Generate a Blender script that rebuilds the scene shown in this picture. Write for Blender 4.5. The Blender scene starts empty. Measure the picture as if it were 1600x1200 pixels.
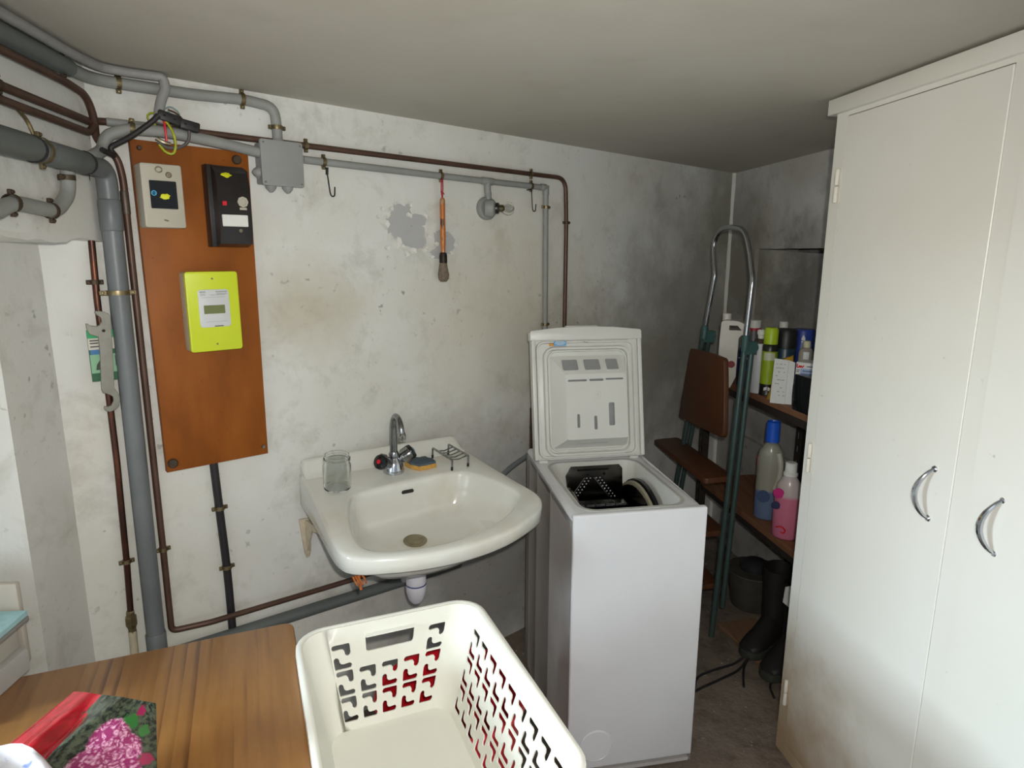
import bpy, bmesh, math, random
from mathutils import Vector, Matrix, geometry
random.seed(7)
S = bpy.context.scene
COL = S.collection
V = Vector
PI = math.pi

# ---------------------------------------------------------------- camera, light, exposure
CAM_Z = 1.5675
PITCH, ROLL = 0.19924, 0.00491
F = V((0, math.cos(PITCH), -math.sin(PITCH)))
U0 = V((0, math.sin(PITCH), math.cos(PITCH)))
R0 = V((1, 0, 0))
RR = R0 * math.cos(ROLL) + U0 * math.sin(ROLL)
UU = U0 * math.cos(ROLL) - R0 * math.sin(ROLL)
cd = bpy.data.cameras.new('camera')
cd.sensor_width = 36
cd.lens = 1006.0 / 1600 * 36
cd.clip_start = 0.02
cam = bpy.data.objects.new('camera', cd)
COL.objects.link(cam)
cam.matrix_world = Matrix(((RR.x, UU.x, -F.x, 0), (RR.y, UU.y, -F.y, 0), (RR.z, UU.z, -F.z, CAM_Z), (0, 0, 0, 1)))
S.camera = cam

w = bpy.data.worlds.new('world')
S.world = w
w.use_nodes = True
bg = w.node_tree.nodes['Background']
bg.inputs[0].default_value = (0.80, 0.90, 1.0, 1)
bg.inputs[1].default_value = 0.42


def area(name, loc, target, size, power, col, sy=None):
    l = bpy.data.lights.new(name, 'AREA')
    l.energy = power
    l.color = col
    l.size = size
    if sy:
        l.shape = 'RECTANGLE'
        l.size_y = sy
    o = bpy.data.objects.new(name, l)
    COL.objects.link(o)
    o.location = loc
    o.rotation_euler = (V(target) - V(loc)).to_track_quat('-Z', 'Y').to_euler()
    return o


# the camera's own flash, just above and right of the lens
fl = bpy.data.lights.new('flash', 'SPOT')
fl.energy = 62
fl.color = (1.0, 0.96, 0.89)
fl.shadow_soft_size = 0.012
fl.spot_size = math.radians(112)
fl.spot_blend = 0.75
flo = bpy.data.objects.new('flash', fl)
COL.objects.link(flo)
flo.location = (0.03, -0.01, CAM_Z + 0.055)
flo.rotation_euler = (V((0.03, 2.0, CAM_Z - 0.42)) - flo.location).to_track_quat('-Z', 'Y').to_euler()
# daylight from the window in the deep niche of the left wall, beside the photographer, and a little from the doorway behind
area('window_daylight', (-3.2, 0.28, 1.9), (0.9, 0.85, 1.0), 1.4, 470, (0.74, 0.90, 1.0), 1.0)
area('door_daylight', (0.1, -1.5, 1.05), (0.35, 1.6, 0.9), 1.0, 5, (0.88, 0.94, 1.0), 1.9)
S.view_settings.view_transform = 'Standard'
S.view_settings.look = 'None'
S.view_settings.exposure = 0.0
S.view_settings.gamma = 1.0
S.view_settings.use_curve_mapping = False

# ---------------------------------------------------------------- frames of the room
A = V((0.738826, 0.673896, 0))            # along the back wall, to the right
NB = V((0.673896, -0.738826, 0))          # back wall normal, into the room
K = V((1.27834, 3.88347, 0))              # back right corner
B = V((0.14827, -0.988947, 0))            # along the side walls, towards the camera
NL = V((0.988947, 0.14827, 0))            # left wall normal, into the room
UC = 3.19
CLN = K - A * UC                          # back left corner
H = 2.03
CAB = V((0.867, 1.8303, 0))               # far corner of the wardrobe front


def WB(u, z, off=0.0): return K - A * u + NB * off + V((0, 0, z))
def WL(v, z, off=0.0): return CLN + B * v + NL * off + V((0, 0, z))
def WR(v, z, off=0.0): return K + B * v - NL * off + V((0, 0, z))
def CF(s, z, off=0.0): return CAB + B * s - NL * off + V((0, 0, z))


def frame(o, x, y, z):
    return Matrix(((x.x, y.x, z.x, o.x), (x.y, y.y, z.y, o.y), (x.z, y.z, z.z, o.z), (0, 0, 0, 1)))


ZU = V((0, 0, 1))
# The walls and everything fixed to them were placed from image pixels, then scaled about the camera;
# while the flag below is on, obj() and thing() apply that scaling.
CAM_SCALE = Matrix.Translation((0, 0, 0.157)) @ Matrix.Scale(0.9, 4)
CAM_SCALED = True
FLOOR_PRE = -0.1745                         # the floor before the scaling about the camera
def room(p): return CAM_SCALE @ V(p)  # a point scaled about the camera
def unscaled(p): return CAM_SCALE.inverted() @ V(p)
KR = room(K); KR.z = 0
def WRR(v, z, off=0.0): return KR + B * v - NL * off + V((0, 0, z))      # right wall, after the scaling
def MB(u, z, off=0.0): return frame(WB(u, z, off), A, ZU, NB)      # x right, y up, z out of the back wall
def ML(v, z, off=0.0): return frame(WL(v, z, off), -B, ZU, NL)     # x right, y up, z out of the left wall
def MC(s, z, off=0.0): return frame(CF(s, z, off), B, ZU, -NL)     # wardrobe front: x right, y up, z out
I4 = Matrix.Identity(4)


# ---------------------------------------------------------------- materials
def lin(c):
    return tuple(((x / 255) / 12.92 if x / 255 <= 0.04045 else ((x / 255 + 0.055) / 1.055) ** 2.4) for x in c) + (1,)


class N:
    def __init__(s, name):
        s.m = bpy.data.materials.new(name)
        s.m.use_nodes = True
        s.t = s.m.node_tree
        s.b = s.t.nodes['Principled BSDF']
        s.tc = None

    def n(s, typ, **kw):
        x = s.t.nodes.new(typ)
        for k, v in kw.items():
            if k.startswith('i_'):
                key = k[2:].replace('_', ' ')
                x.inputs[int(key) if key.isdigit() else key].default_value = v
            else:
                setattr(x, k, v)
        return x

    def l(s, a, b): s.t.links.new(a, b)

    def co(s, scale=(1, 1, 1), rot=(0, 0, 0), loc=(0, 0, 0), kind='Object'):
        if not s.tc: s.tc = s.n('ShaderNodeTexCoord')
        mp = s.n('ShaderNodeMapping')
        mp.inputs['Scale'].default_value = scale
        mp.inputs['Rotation'].default_value = rot
        mp.inputs['Location'].default_value = loc
        s.l(s.tc.outputs[kind], mp.inputs[0])
        return mp.outputs[0]

    def noise(s, co, scale, detail=4, rough=0.55, dist=0.0):
        x = s.n('ShaderNodeTexNoise')
        x.inputs['Scale'].default_value = scale
        x.inputs['Detail'].default_value = detail
        x.inputs['Roughness'].default_value = rough
        x.inputs['Distortion'].default_value = dist
        s.l(co, x.inputs['Vector'])
        return x.outputs['Fac']

    def ramp(s, fac, stops):
        r = s.n('ShaderNodeValToRGB')
        e = r.color_ramp.elements
        while len(e) < len(stops): e.new(0.5)
        for i, (p, c) in enumerate(stops):
            e[i].position = p
            e[i].color = c if isinstance(c, tuple) else (c, c, c, 1)
        s.l(fac, r.inputs[0])
        return r.outputs[0]

    def mix(s, fac, a, b, mode='MIX'):
        x = s.n('ShaderNodeMix', data_type='RGBA', blend_type=mode)
        for sock, val in ((x.inputs[0], fac), (x.inputs[6], a), (x.inputs[7], b)):
            if hasattr(val, 'links'): s.l(val, sock)
            else: sock.default_value = val
        return x.outputs[2]

    def math(s, op, a, b=0.0, clamp=False):
        x = s.n('ShaderNodeMath', operation=op, use_clamp=clamp)
        for sock, val in ((x.inputs[0], a), (x.inputs[1], b)):
            if hasattr(val, 'links'): s.l(val, sock)
            else: sock.default_value = val
        return x.outputs[0]

    def base(s, v):
        if hasattr(v, 'links'): s.l(v, s.b.inputs['Base Color'])
        else: s.b.inputs['Base Color'].default_value = v

    def bump(s, h, strength=0.3, dist=0.01):
        x = s.n('ShaderNodeBump')
        x.inputs['Strength'].default_value = strength
        x.inputs['Distance'].default_value = dist
        s.l(h, x.inputs['Height'])
        s.l(x.outputs[0], s.b.inputs['Normal'])

    def set(s, rough=0.5, metal=0.0, **kw):
        s.b.inputs['Roughness'].default_value = rough
        s.b.inputs['Metallic'].default_value = metal
        for k, v in kw.items(): s.b.inputs[k.replace('_', ' ')].default_value = v
        return s


def plain(name, c, rough=0.5, metal=0.0, var=0.10, scale=30, bump=0.0, **kw):
    """a colour with a little procedural grime"""
    m = N(name)
    c = lin(c)
    d = tuple(x * (1 - var) for x in c[:3]) + (1,)
    f = m.noise(m.co(), scale, 5)
    m.base(m.mix(m.ramp(f, [(0.35, 0.0), (0.65, 1.0)]), d, c))
    if bump: m.bump(m.noise(m.co(), scale * 6, 3), bump, 0.002)
    m.set(rough, metal, **kw)
    return m.m


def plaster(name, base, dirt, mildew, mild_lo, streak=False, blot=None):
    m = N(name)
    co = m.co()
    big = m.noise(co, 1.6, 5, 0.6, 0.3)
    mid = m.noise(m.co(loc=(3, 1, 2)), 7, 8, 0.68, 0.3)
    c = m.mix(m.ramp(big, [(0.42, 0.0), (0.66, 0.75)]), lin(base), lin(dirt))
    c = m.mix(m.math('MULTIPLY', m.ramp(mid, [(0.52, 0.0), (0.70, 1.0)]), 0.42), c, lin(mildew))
    if blot:                                                   # damp, mould and painted niche shading: fixed places on the wall
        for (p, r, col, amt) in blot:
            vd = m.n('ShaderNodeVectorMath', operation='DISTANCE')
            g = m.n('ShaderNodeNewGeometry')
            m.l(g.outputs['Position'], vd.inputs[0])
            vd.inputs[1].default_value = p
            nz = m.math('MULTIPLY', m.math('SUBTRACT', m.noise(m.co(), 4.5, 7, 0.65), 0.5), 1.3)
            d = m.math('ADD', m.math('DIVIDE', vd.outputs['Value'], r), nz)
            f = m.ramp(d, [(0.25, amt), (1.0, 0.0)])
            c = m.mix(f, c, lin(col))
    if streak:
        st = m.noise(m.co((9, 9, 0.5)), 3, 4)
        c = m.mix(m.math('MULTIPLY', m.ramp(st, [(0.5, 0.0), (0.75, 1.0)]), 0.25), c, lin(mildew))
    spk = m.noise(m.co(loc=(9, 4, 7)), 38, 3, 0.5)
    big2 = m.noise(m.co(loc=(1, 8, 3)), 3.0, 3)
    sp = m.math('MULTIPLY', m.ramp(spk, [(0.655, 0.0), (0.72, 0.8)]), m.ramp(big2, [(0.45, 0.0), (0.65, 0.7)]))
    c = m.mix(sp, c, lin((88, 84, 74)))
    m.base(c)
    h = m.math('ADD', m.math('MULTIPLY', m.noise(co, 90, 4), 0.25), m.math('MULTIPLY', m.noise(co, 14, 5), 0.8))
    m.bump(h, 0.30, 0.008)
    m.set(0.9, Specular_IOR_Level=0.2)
    return m.m


def rWB(*a): return room(WB(*a))
def rWR(*a): return room(WR(*a))
M_WALL = plaster('plaster_back', (224, 225, 222), (212, 209, 197), (160, 156, 142), 0.6, blot=[
    (tuple(rWB(0.30, 1.25)), 0.85, (140, 136, 124), 0.62), (tuple(rWB(0.05, 1.85)), 0.45, (150, 147, 132), 0.7),
    (tuple(rWB(1.9, 0.25)), 0.75, (140, 136, 128), 0.75), (tuple(rWB(1.75, 1.35)), 0.6, (206, 198, 176), 0.55),
    (tuple(rWB(2.62, 1.38)), 0.22, (182, 170, 140), 0.55), (tuple(rWB(0.9, 0.9)), 0.7, (150, 146, 134), 0.7)])
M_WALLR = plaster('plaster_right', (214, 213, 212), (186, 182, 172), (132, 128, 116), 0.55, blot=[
    (tuple(rWR(0.15, 1.5)), 0.5, (122, 116, 98), 0.7), (tuple(rWR(0.75, 1.35, -0.08)), 0.42, (110, 108, 104), 0.85), (tuple(rWR(0.9, 0.3)), 1.0, (120, 116, 110), 0.6)])  # second blot: shading of the niche put into the wall colour
M_WALLL = plaster('plaster_left', (224, 224, 220), (213, 210, 200), (172, 166, 152), 0.65)
m = N('painted_ceiling')
_c = m.mix(m.ramp(m.noise(m.co(), 1.3, 4, 0.5), [(0.4, 0.0), (0.68, 0.8)]), lin((194, 190, 180)), lin((182, 177, 163)))
m.base(m.mix(m.math('MULTIPLY', m.ramp(m.noise(m.co(loc=(2, 5, 1)), 6, 5, 0.6), [(0.55, 0.0), (0.75, 1.0)]), 0.3), _c, lin((166, 161, 147))))
m.bump(m.noise(m.co(), 9, 3), 0.10, 0.006); m.set(0.85, Specular_IOR_Level=0.2); M_CEIL = m.m
M_PEEL = plaster('bare_render', (186, 186, 186), (176, 176, 175), (160, 158, 154), 0.7)
M_BEAD = plain('white_corner_paint', (226, 224, 216), 0.85, var=0.06)

m = N('concrete_floor')
co = m.co()
c = m.mix(m.ramp(m.noise(co, 2.2, 6, 0.65), [(0.35, 0.0), (0.65, 1.0)]), lin((104, 92, 80)), lin((140, 128, 116)))
c = m.mix(m.math('MULTIPLY', m.ramp(m.noise(m.co(loc=(4, 2, 0)), 9, 7, 0.7), [(0.5, 0.0), (0.68, 1.0)]), 0.7), c, lin((70, 58, 48)))
c = m.mix(m.ramp(m.noise(m.co(loc=(7, 7, 0)), 60, 2), [(0.70, 0.0), (0.75, 0.8)]), c, lin((190, 186, 180)))
m.base(c); m.bump(m.noise(co, 50, 6), 0.5, 0.01); m.set(0.85)
M_FLOOR = m.m


def wood(name, light, dark, axis, scale=1.0, rough=0.4, ring=7.0, amt=0.9, coat=0.0, rot=0.0, dist=5.0):
    m = N(name)
    # grain runs along 'axis' of the board (turned by rot about the vertical); ring = rings per metre across it
    r0 = m.co((1, 1, 1), (0, 0, -rot))
    mp = m.n('ShaderNodeMapping'); m.l(r0, mp.inputs[0])
    k = [1.0, 1.0, 1.0]; k[axis] = 0.10
    mp.inputs['Scale'].default_value = tuple(k)
    wv = m.n('ShaderNodeTexWave', wave_type='BANDS', bands_direction='Y' if axis == 0 else 'X', wave_profile='SAW')
    wv.inputs['Scale'].default_value = ring * 0.314
    wv.inputs['Distortion'].default_value = dist
    wv.inputs['Detail'].default_value = 2
    wv.inputs['Detail Scale'].default_value = 0.25
    m.l(mp.outputs[0], wv.inputs['Vector'])
    fine = m.noise(mp.outputs[0], 130 * scale, 4)
    wide = m.noise(mp.outputs[0], 11 * scale, 3)
    streak = m.noise(mp.outputs[0], 38 * scale, 5, 0.6)
    fig = m.math('MULTIPLY', m.ramp(wv.outputs['Fac'], [(0.55, 0.0), (0.92, 1.0)]), m.ramp(wide, [(0.46, 0.05), (0.60, 1.0)]))
    f = m.math('ADD', m.math('ADD', m.math('MULTIPLY', fig, 0.42), m.math('MULTIPLY', streak, 0.50)), m.math('MULTIPLY', fine, 0.12))
    c = m.mix(m.math('MULTIPLY', m.ramp(f, [(0.25, 0.0), (0.66, 1.0)]), amt), lin(light), lin(dark))
    c = m.mix(m.math('MULTIPLY', m.ramp(m.noise(m.co(), 3, 4), [(0.5, 0.0), (0.7, 1.0)]), 0.35), c, lin(dark))
    m.base(c)
    m.set(rough, Coat_Weight=coat, Coat_Roughness=0.15)
    m.bump(fine, 0.08, 0.002)
    return m.m


M_TABLE = wood('varnished_pine', (160, 112, 58), (104, 64, 30), 1, 1.0, 0.33, 42, 0.95, 0.2, math.radians(22.75), 7)
M_BOARD = N('orange_plywood')
_f = M_BOARD.noise(M_BOARD.co((1, 1, 0.35)), 7, 6, 0.6)
_c = M_BOARD.mix(M_BOARD.ramp(_f, [(0.35, 0.0), (0.7, 1.0)]), lin((152, 86, 28)), lin((112, 58, 14)))
_c = M_BOARD.mix(M_BOARD.ramp(M_BOARD.noise(M_BOARD.co(), 90, 2), [(0.72, 0.0), (0.76, 0.6)]), _c, lin((70, 40, 20)))
M_BOARD.base(_c); M_BOARD.set(0.5, Specular_IOR_Level=0.25); M_BOARD = M_BOARD.m
M_SHELF = wood('shelf_wood', (136, 94, 66), (98, 64, 44), 1, 1.0, 0.7, 30, 0.7)
M_STEP = wood('step_wood', (92, 54, 30), (68, 40, 23), 1, 0.8, 0.45, 22, 0.5)
M_PLANK = wood('floor_plank_wood', (128, 98, 74), (96, 72, 52), 1, 1.0, 0.85, 26, 0.6)

M_COPPER = N('aged_copper')
_f = M_COPPER.noise(M_COPPER.co((1, 1, 0.6)), 9, 5, 0.6)
M_COPPER.base(M_COPPER.ramp(_f, [(0.32, lin((62, 44, 40))), (0.52, lin((86, 56, 46))), (0.72, lin((140, 84, 54)))]))
M_COPPER.set(0.38, 0.75); M_COPPER = M_COPPER.m
M_BROWN = plain('brown_painted_pipe', (96, 72, 60), 0.45, 0.35, 0.3, 14)
M_IRON = plain('dull_steel_pipe', (112, 100, 90), 0.5, 0.6, 0.35, 10)
M_PVC = plain('grey_pvc', (110, 115, 117), 0.42, var=0.14, scale=9)
M_PVCD = plain('grey_pvc_sleeve', (100, 106, 104), 0.5, var=0.14, scale=9)
M_COND = plain('painted_grey_conduit', (148, 150, 146), 0.55, var=0.12, scale=16)
M_CABLE = plain('grey_cable', (150, 150, 148), 0.55, var=0.12)
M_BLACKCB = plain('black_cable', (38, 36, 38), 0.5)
M_BRASS = plain('old_brass_clip', (146, 132, 100), 0.4, 0.8, 0.4, 40)
M_DARKCLIP = plain('rusty_clip', (86, 72, 58), 0.6, 0.5, 0.4, 40)
M_BOX = plain('painted_grey_box', (150, 152, 150), 0.5, var=0.08, scale=12)
M_BEIGE = plain('beige_plastic', (184, 178, 162), 0.5, var=0.08, scale=12)
M_BLK = plain('black_bakelite', (34, 30, 30), 0.28, var=0.2)
M_BLKGL = plain('black_cover', (24, 26, 28), 0.15, var=0.1)
M_LIME = plain('lime_plastic', (206, 220, 40), 0.42, var=0.04, scale=12)
M_METERSIDE = plain('grey_plastic_case', (176, 164, 140), 0.5, var=0.06)
M_METERFACE = plain('pale_grey_plastic', (206, 208, 208), 0.4, var=0.04)
M_LCD = plain('lcd', (118, 126, 78), 0.2, var=0.12)
M_INK = plain('printed_ink', (70, 72, 76), 0.7)
M_INKL = plain('light_print', (150, 152, 152), 0.7)
M_SEALY = plain('yellow_wax', (224, 226, 30), 0.5)
M_RED = plain('red_plastic', (214, 30, 44), 0.4)
M_BLUE = plain('blue_plastic', (70, 170, 214), 0.4)
M_WHITEPL = plain('white_plastic', (228, 228, 222), 0.4, var=0.05)
M_SCREW = plain('zinc_screw', (150, 140, 118), 0.4, 0.7, 0.3, 50)
M_CERAMIC = N('ceramic')
_f = M_CERAMIC.noise(M_CERAMIC.co(), 5, 5, 0.6)
_c = M_CERAMIC.mix(M_CERAMIC.ramp(_f, [(0.5, 0.0), (0.75, 0.55)]), lin((220, 220, 213)), lin((200, 188, 162)))
M_CERAMIC.base(_c); M_CERAMIC.set(0.16, Coat_Weight=0.5, Coat_Roughness=0.06); M_CERAMIC = M_CERAMIC.m
M_CHROME = plain('chrome', (196, 198, 202), 0.12, 1.0, 0.1, 60)
M_CHROMED = plain('dull_chrome', (160, 162, 164), 0.22, 1.0, 0.3, 60)
M_DARKHOLE = plain('dark_hollow', (40, 38, 32), 0.8)
M_PLUG = plain('stained_drain', (150, 140, 112), 0.45, 0.3, 0.3, 40)
M_SPONGE = plain('yellow_sponge', (214, 164, 82), 0.95, var=0.25, scale=160, bump=0.6)
M_SCOUR = plain('grey_blue_scourer', (86, 100, 112), 0.95, var=0.35, scale=140, bump=0.6)
M_GLASS = N('jar_glass'); M_GLASS.base((0.97, 0.99, 0.98, 1)); M_GLASS.set(0.0, Transmission_Weight=1.0, IOR=1.45); M_GLASS = M_GLASS.m
M_BULB = N('bulb_glass'); M_BULB.base((0.97, 0.97, 0.94, 1)); M_BULB.set(0.04, Transmission_Weight=1.0, IOR=1.3); M_BULB = M_BULB.m
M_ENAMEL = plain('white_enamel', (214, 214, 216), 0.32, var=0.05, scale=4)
M_ENSIDE = plain('flank_white_enamel', (184, 178, 174), 0.5, var=0.16, scale=5)  # flanks in a darker, browner white than the front panel
M_LIDPL = plain('white_lid_plastic', (214, 214, 208), 0.35, var=0.04, scale=6)
M_LIDDARK = plain('lid_grey_plastic', (150, 152, 152), 0.5)
M_SEAL = plain('grey_seal', (176, 176, 170), 0.6)
M_STEEL = plain('drum_steel', (120, 116, 108), 0.18, 1.0, 0.2, 30)
M_FLAP = plain('steel_dark_reflection', (58, 55, 50), 0.22, 1.0, 0.3, 30)  # dark reflection of the surroundings put into the steel's base colour
M_CREAM = plain('cream_gasket', (150, 144, 122), 0.5)
M_BASKET = plain('ivory_plastic', (233, 232, 222), 0.3, var=0.03, scale=5)
M_CABINET = N('painted_wardrobe')
_co = M_CABINET.co()
_c = M_CABINET.mix(M_CABINET.ramp(M_CABINET.noise(_co, 1.5, 4), [(0.4, 0.0), (0.7, 0.6)]), lin((236, 234, 226)), lin((226, 222, 208)))
_sp = M_CABINET.math('MULTIPLY', M_CABINET.ramp(M_CABINET.noise(_co, 42, 2), [(0.72, 0.0), (0.78, 0.6)]), M_CABINET.ramp(M_CABINET.noise(_co, 5, 2), [(0.5, 0.0), (0.62, 0.6)]))
_c = M_CABINET.mix(_sp, _c, lin((130, 118, 98)))
# rust-brown damp that has crept up from the foot near the far corner
_g = M_CABINET.n('ShaderNodeNewGeometry')
_d = M_CABINET.n('ShaderNodeVectorMath', operation='DISTANCE')
M_CABINET.l(_g.outputs['Position'], _d.inputs[0]); _d.inputs[1].default_value = tuple(CF(0.05, 0.02))
_nz = M_CABINET.math('MULTIPLY', M_CABINET.math('SUBTRACT', M_CABINET.noise(_co, 8, 6, 0.65), 0.5), 0.9)
_f = M_CABINET.ramp(M_CABINET.math('ADD', M_CABINET.math('DIVIDE', _d.outputs['Value'], 0.46), _nz), [(0.15, 0.85), (1.0, 0.0)])
_c = M_CABINET.mix(_f, _c, lin((164, 134, 90)))
M_CABINET.base(_c); M_CABINET.set(0.42); M_CABINET.bump(M_CABINET.noise(_co, 30, 4), 0.05, 0.004); M_CABINET = M_CABINET.m
M_HINGE = plain('painted_hinge', (226, 220, 206), 0.4, var=0.12)
M_GREENTUBE = plain('green_lacquered_tube', (78, 98, 94), 0.3, 0.35, 0.15, 20)
M_GREENCAP = plain('green_plastic_joint', (58, 92, 88), 0.5)
M_ANGLE = plain('dark_slotted_angle', (64, 56, 52), 0.6, 0.4, 0.25, 20)
M_RUBBER = plain('black_leather', (34, 31, 30), 0.6, var=0.25, scale=40)
M_SOLE = plain('dark_green_sole', (50, 54, 44), 0.8, var=0.25, scale=40)
M_PAPER = plain('white_paper', (216, 216, 214), 0.8, var=0.05)
M_BUCKET = plain('dark_grey_pail', (74, 70, 62), 0.7, var=0.3, scale=20)
M_PAILLID = plain('black_lid', (40, 40, 44), 0.5)
M_WRENCH = plain('cast_grey_spanner', (142, 140, 130), 0.45, 0.5, 0.18, 30)
M_BRUSHWOOD = N('worn_orange_wood')
_f = M_BRUSHWOOD.noise(M_BRUSHWOOD.co((1, 1, 0.5)), 28, 4)
M_BRUSHWOOD.base(M_BRUSHWOOD.ramp(_f, [(0.36, lin((90, 50, 34))), (0.42, lin((190, 112, 44))), (0.56, lin((178, 102, 42))), (0.62, lin((168, 146, 116))), (0.68, lin((110, 60, 36)))]))
M_BRUSHWOOD.set(0.35); M_BRUSHWOOD = M_BRUSHWOOD.m
M_FERRULE = plain('blackened_ferrule', (52, 46, 38), 0.5, 0.5, 0.6, 60)
M_HAIR = plain('grey_bristle', (128, 114, 98), 0.9, var=0.35, scale=120, bump=0.5)
M_REDCORD = plain('red_cord', (170, 40, 56), 0.7)
M_WIREHOOK = plain('black_wire', (44, 42, 42), 0.5, 0.5)
M_TRAP = plain('grey_white_plastic', (208, 206, 214), 0.35, var=0.04)
M_BLUERING = plain('blue_gasket', (70, 74, 130), 0.5)
M_BRACKET = plain('cream_painted_iron', (206, 194, 170), 0.5, var=0.25, scale=40)
M_ORANGECORD = plain('orange_cord', (182, 100, 40), 0.7, var=0.4, scale=90)

# ---------------------------------------------------------------- mesh helpers
def xf(M, p): return (M @ V(p)) if M is not None else V(p)


def box(bm, lo, hi, M=None, bev=0.0, seg=2):
    t = bmesh.new()
    bmesh.ops.create_cube(t, size=1)
    for v in t.verts: v.co = V([lo[i] + (v.co[i] + 0.5) * (hi[i] - lo[i]) for i in range(3)])
    if bev: bmesh.ops.bevel(t, geom=list(t.edges), offset=bev, segments=seg, affect='EDGES', profile=0.5)
    merge(bm, t, M)


def merge(bm, t, M=None):
    vm = {}
    for v in t.verts: vm[v] = bm.verts.new(xf(M, v.co))
    flip = M is not None and M.determinant() < 0
    for f in t.faces:
        vs = [vm[v] for v in f.verts]
        try: bm.faces.new(vs[::-1] if flip else vs)
        except ValueError: pass
    t.free()


def fillet(pts, rad, k=6):
    pts = [V(p) for p in pts]
    out = [pts[0]]
    for i in range(1, len(pts) - 1):
        r = rad[min(i - 1, len(rad) - 1)] if isinstance(rad, (list, tuple)) else rad
        p, a, b = pts[i], pts[i - 1] - pts[i], pts[i + 1] - pts[i]
        la, lb = a.length, b.length
        if la < 1e-6 or lb < 1e-6: continue
        a.normalize(); b.normalize()
        if a.dot(b) < -0.9995:
            out.append(p); continue
        d = min(r, la * 0.49, lb * 0.49)
        p0, p1 = p + a * d, p + b * d
        for j in range(k + 1):
            t = j / k
            out.append(p0 * (1 - t) ** 2 + p * 2 * t * (1 - t) + p1 * t ** 2)
    out.append(pts[-1])
    return out


def tube(bm, pts, r, n=12, M=None, closed=False, caps=True):
    pts = [xf(M, p) for p in pts]
    q = [pts[0]]
    for p in pts[1:]:
        if (p - q[-1]).length > 1e-5: q.append(p)
    pts = q
    m_ = len(pts)
    rs = r if isinstance(r, (list, tuple)) else [r] * m_
    rings = []
    up = None
    for i in range(m_):
        a = pts[(i - 1) % m_] if closed or i > 0 else pts[i]
        b = pts[(i + 1) % m_] if closed or i < m_ - 1 else pts[i]
        t = (b - a).normalized()
        if up is None:
            up = t.orthogonal().normalized()
        else:
            up = (up - t * up.dot(t))
            up = up.normalized() if up.length > 1e-6 else t.orthogonal().normalized()
        s = t.cross(up)
        rings.append([bm.verts.new(pts[i] + (up * math.cos(2 * PI * j / n) + s * math.sin(2 * PI * j / n)) * rs[min(i, len(rs) - 1)]) for j in range(n)])
    for i in range(m_ - 1 + (1 if closed else 0)):
        x, y = rings[i], rings[(i + 1) % m_]
        for j in range(n): bm.faces.new((x[j], x[(j + 1) % n], y[(j + 1) % n], y[j]))
    if caps and not closed:
        bm.faces.new(rings[0][::-1]); bm.faces.new(rings[-1])


def lathe(bm, prof, n=24, M=None, a0=0.0, a1=2 * PI):
    full = abs(a1 - a0 - 2 * PI) < 1e-6
    cnt = n if full else n + 1
    rings = []
    for (r, z) in prof:
        if r < 1e-6:
            rings.append([bm.verts.new(xf(M, (0, 0, z)))])
        else:
            rings.append([bm.verts.new(xf(M, (r * math.cos(a0 + (a1 - a0) * j / n), r * math.sin(a0 + (a1 - a0) * j / n), z))) for j in range(cnt)])
    for x, y in zip(rings, rings[1:]):
        for j in range(n):
            k = (j + 1) % cnt
            q = [x[j % len(x)], x[k % len(x)], y[k % len(y)], y[j % len(y)]]
            q = [v for i, v in enumerate(q) if v not in q[:i]]
            if len(q) > 2:
                try: bm.faces.new(q)
                except ValueError: pass


def prism(bm, poly, z0, z1, M=None, bev=0.0):
    t = bmesh.new()
    vs = [t.verts.new((p[0], p[1], z0)) for p in poly]
    f = t.faces.new(vs)
    r = bmesh.ops.extrude_face_region(t, geom=[f])
    for v in r['geom']:
        if isinstance(v, bmesh.types.BMVert): v.co.z = z1
    bmesh.ops.recalc_face_normals(t, faces=list(t.faces))
    if bev:
        e = [e for e in t.edges if abs(e.verts[0].co.z - z1) < 1e-7 and abs(e.verts[1].co.z - z1) < 1e-7]
        bmesh.ops.bevel(t, geom=e, offset=bev, segments=2, affect='EDGES', profile=0.5)
    merge(bm, t, M)


def rrect(x0, y0, x1, y1, r, k=5):
    o = []
    for cx, cy, a in ((x1 - r, y1 - r, 0), (x0 + r, y1 - r, 90), (x0 + r, y0 + r, 180), (x1 - r, y0 + r, 270)):
        for j in range(k + 1):
            t = math.radians(a + 90 * j / k)
            o.append((cx + r * math.cos(t), cy + r * math.sin(t)))
    return o


def inside(p, poly):
    c = False
    j = len(poly) - 1
    for i in range(len(poly)):
        xi, yi = poly[i][0], poly[i][1]; xj, yj = poly[j][0], poly[j][1]
        if (yi > p[1]) != (yj > p[1]) and p[0] < (xj - xi) * (p[1] - yi) / (yj - yi) + xi: c = not c
        j = i
    return c


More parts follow.
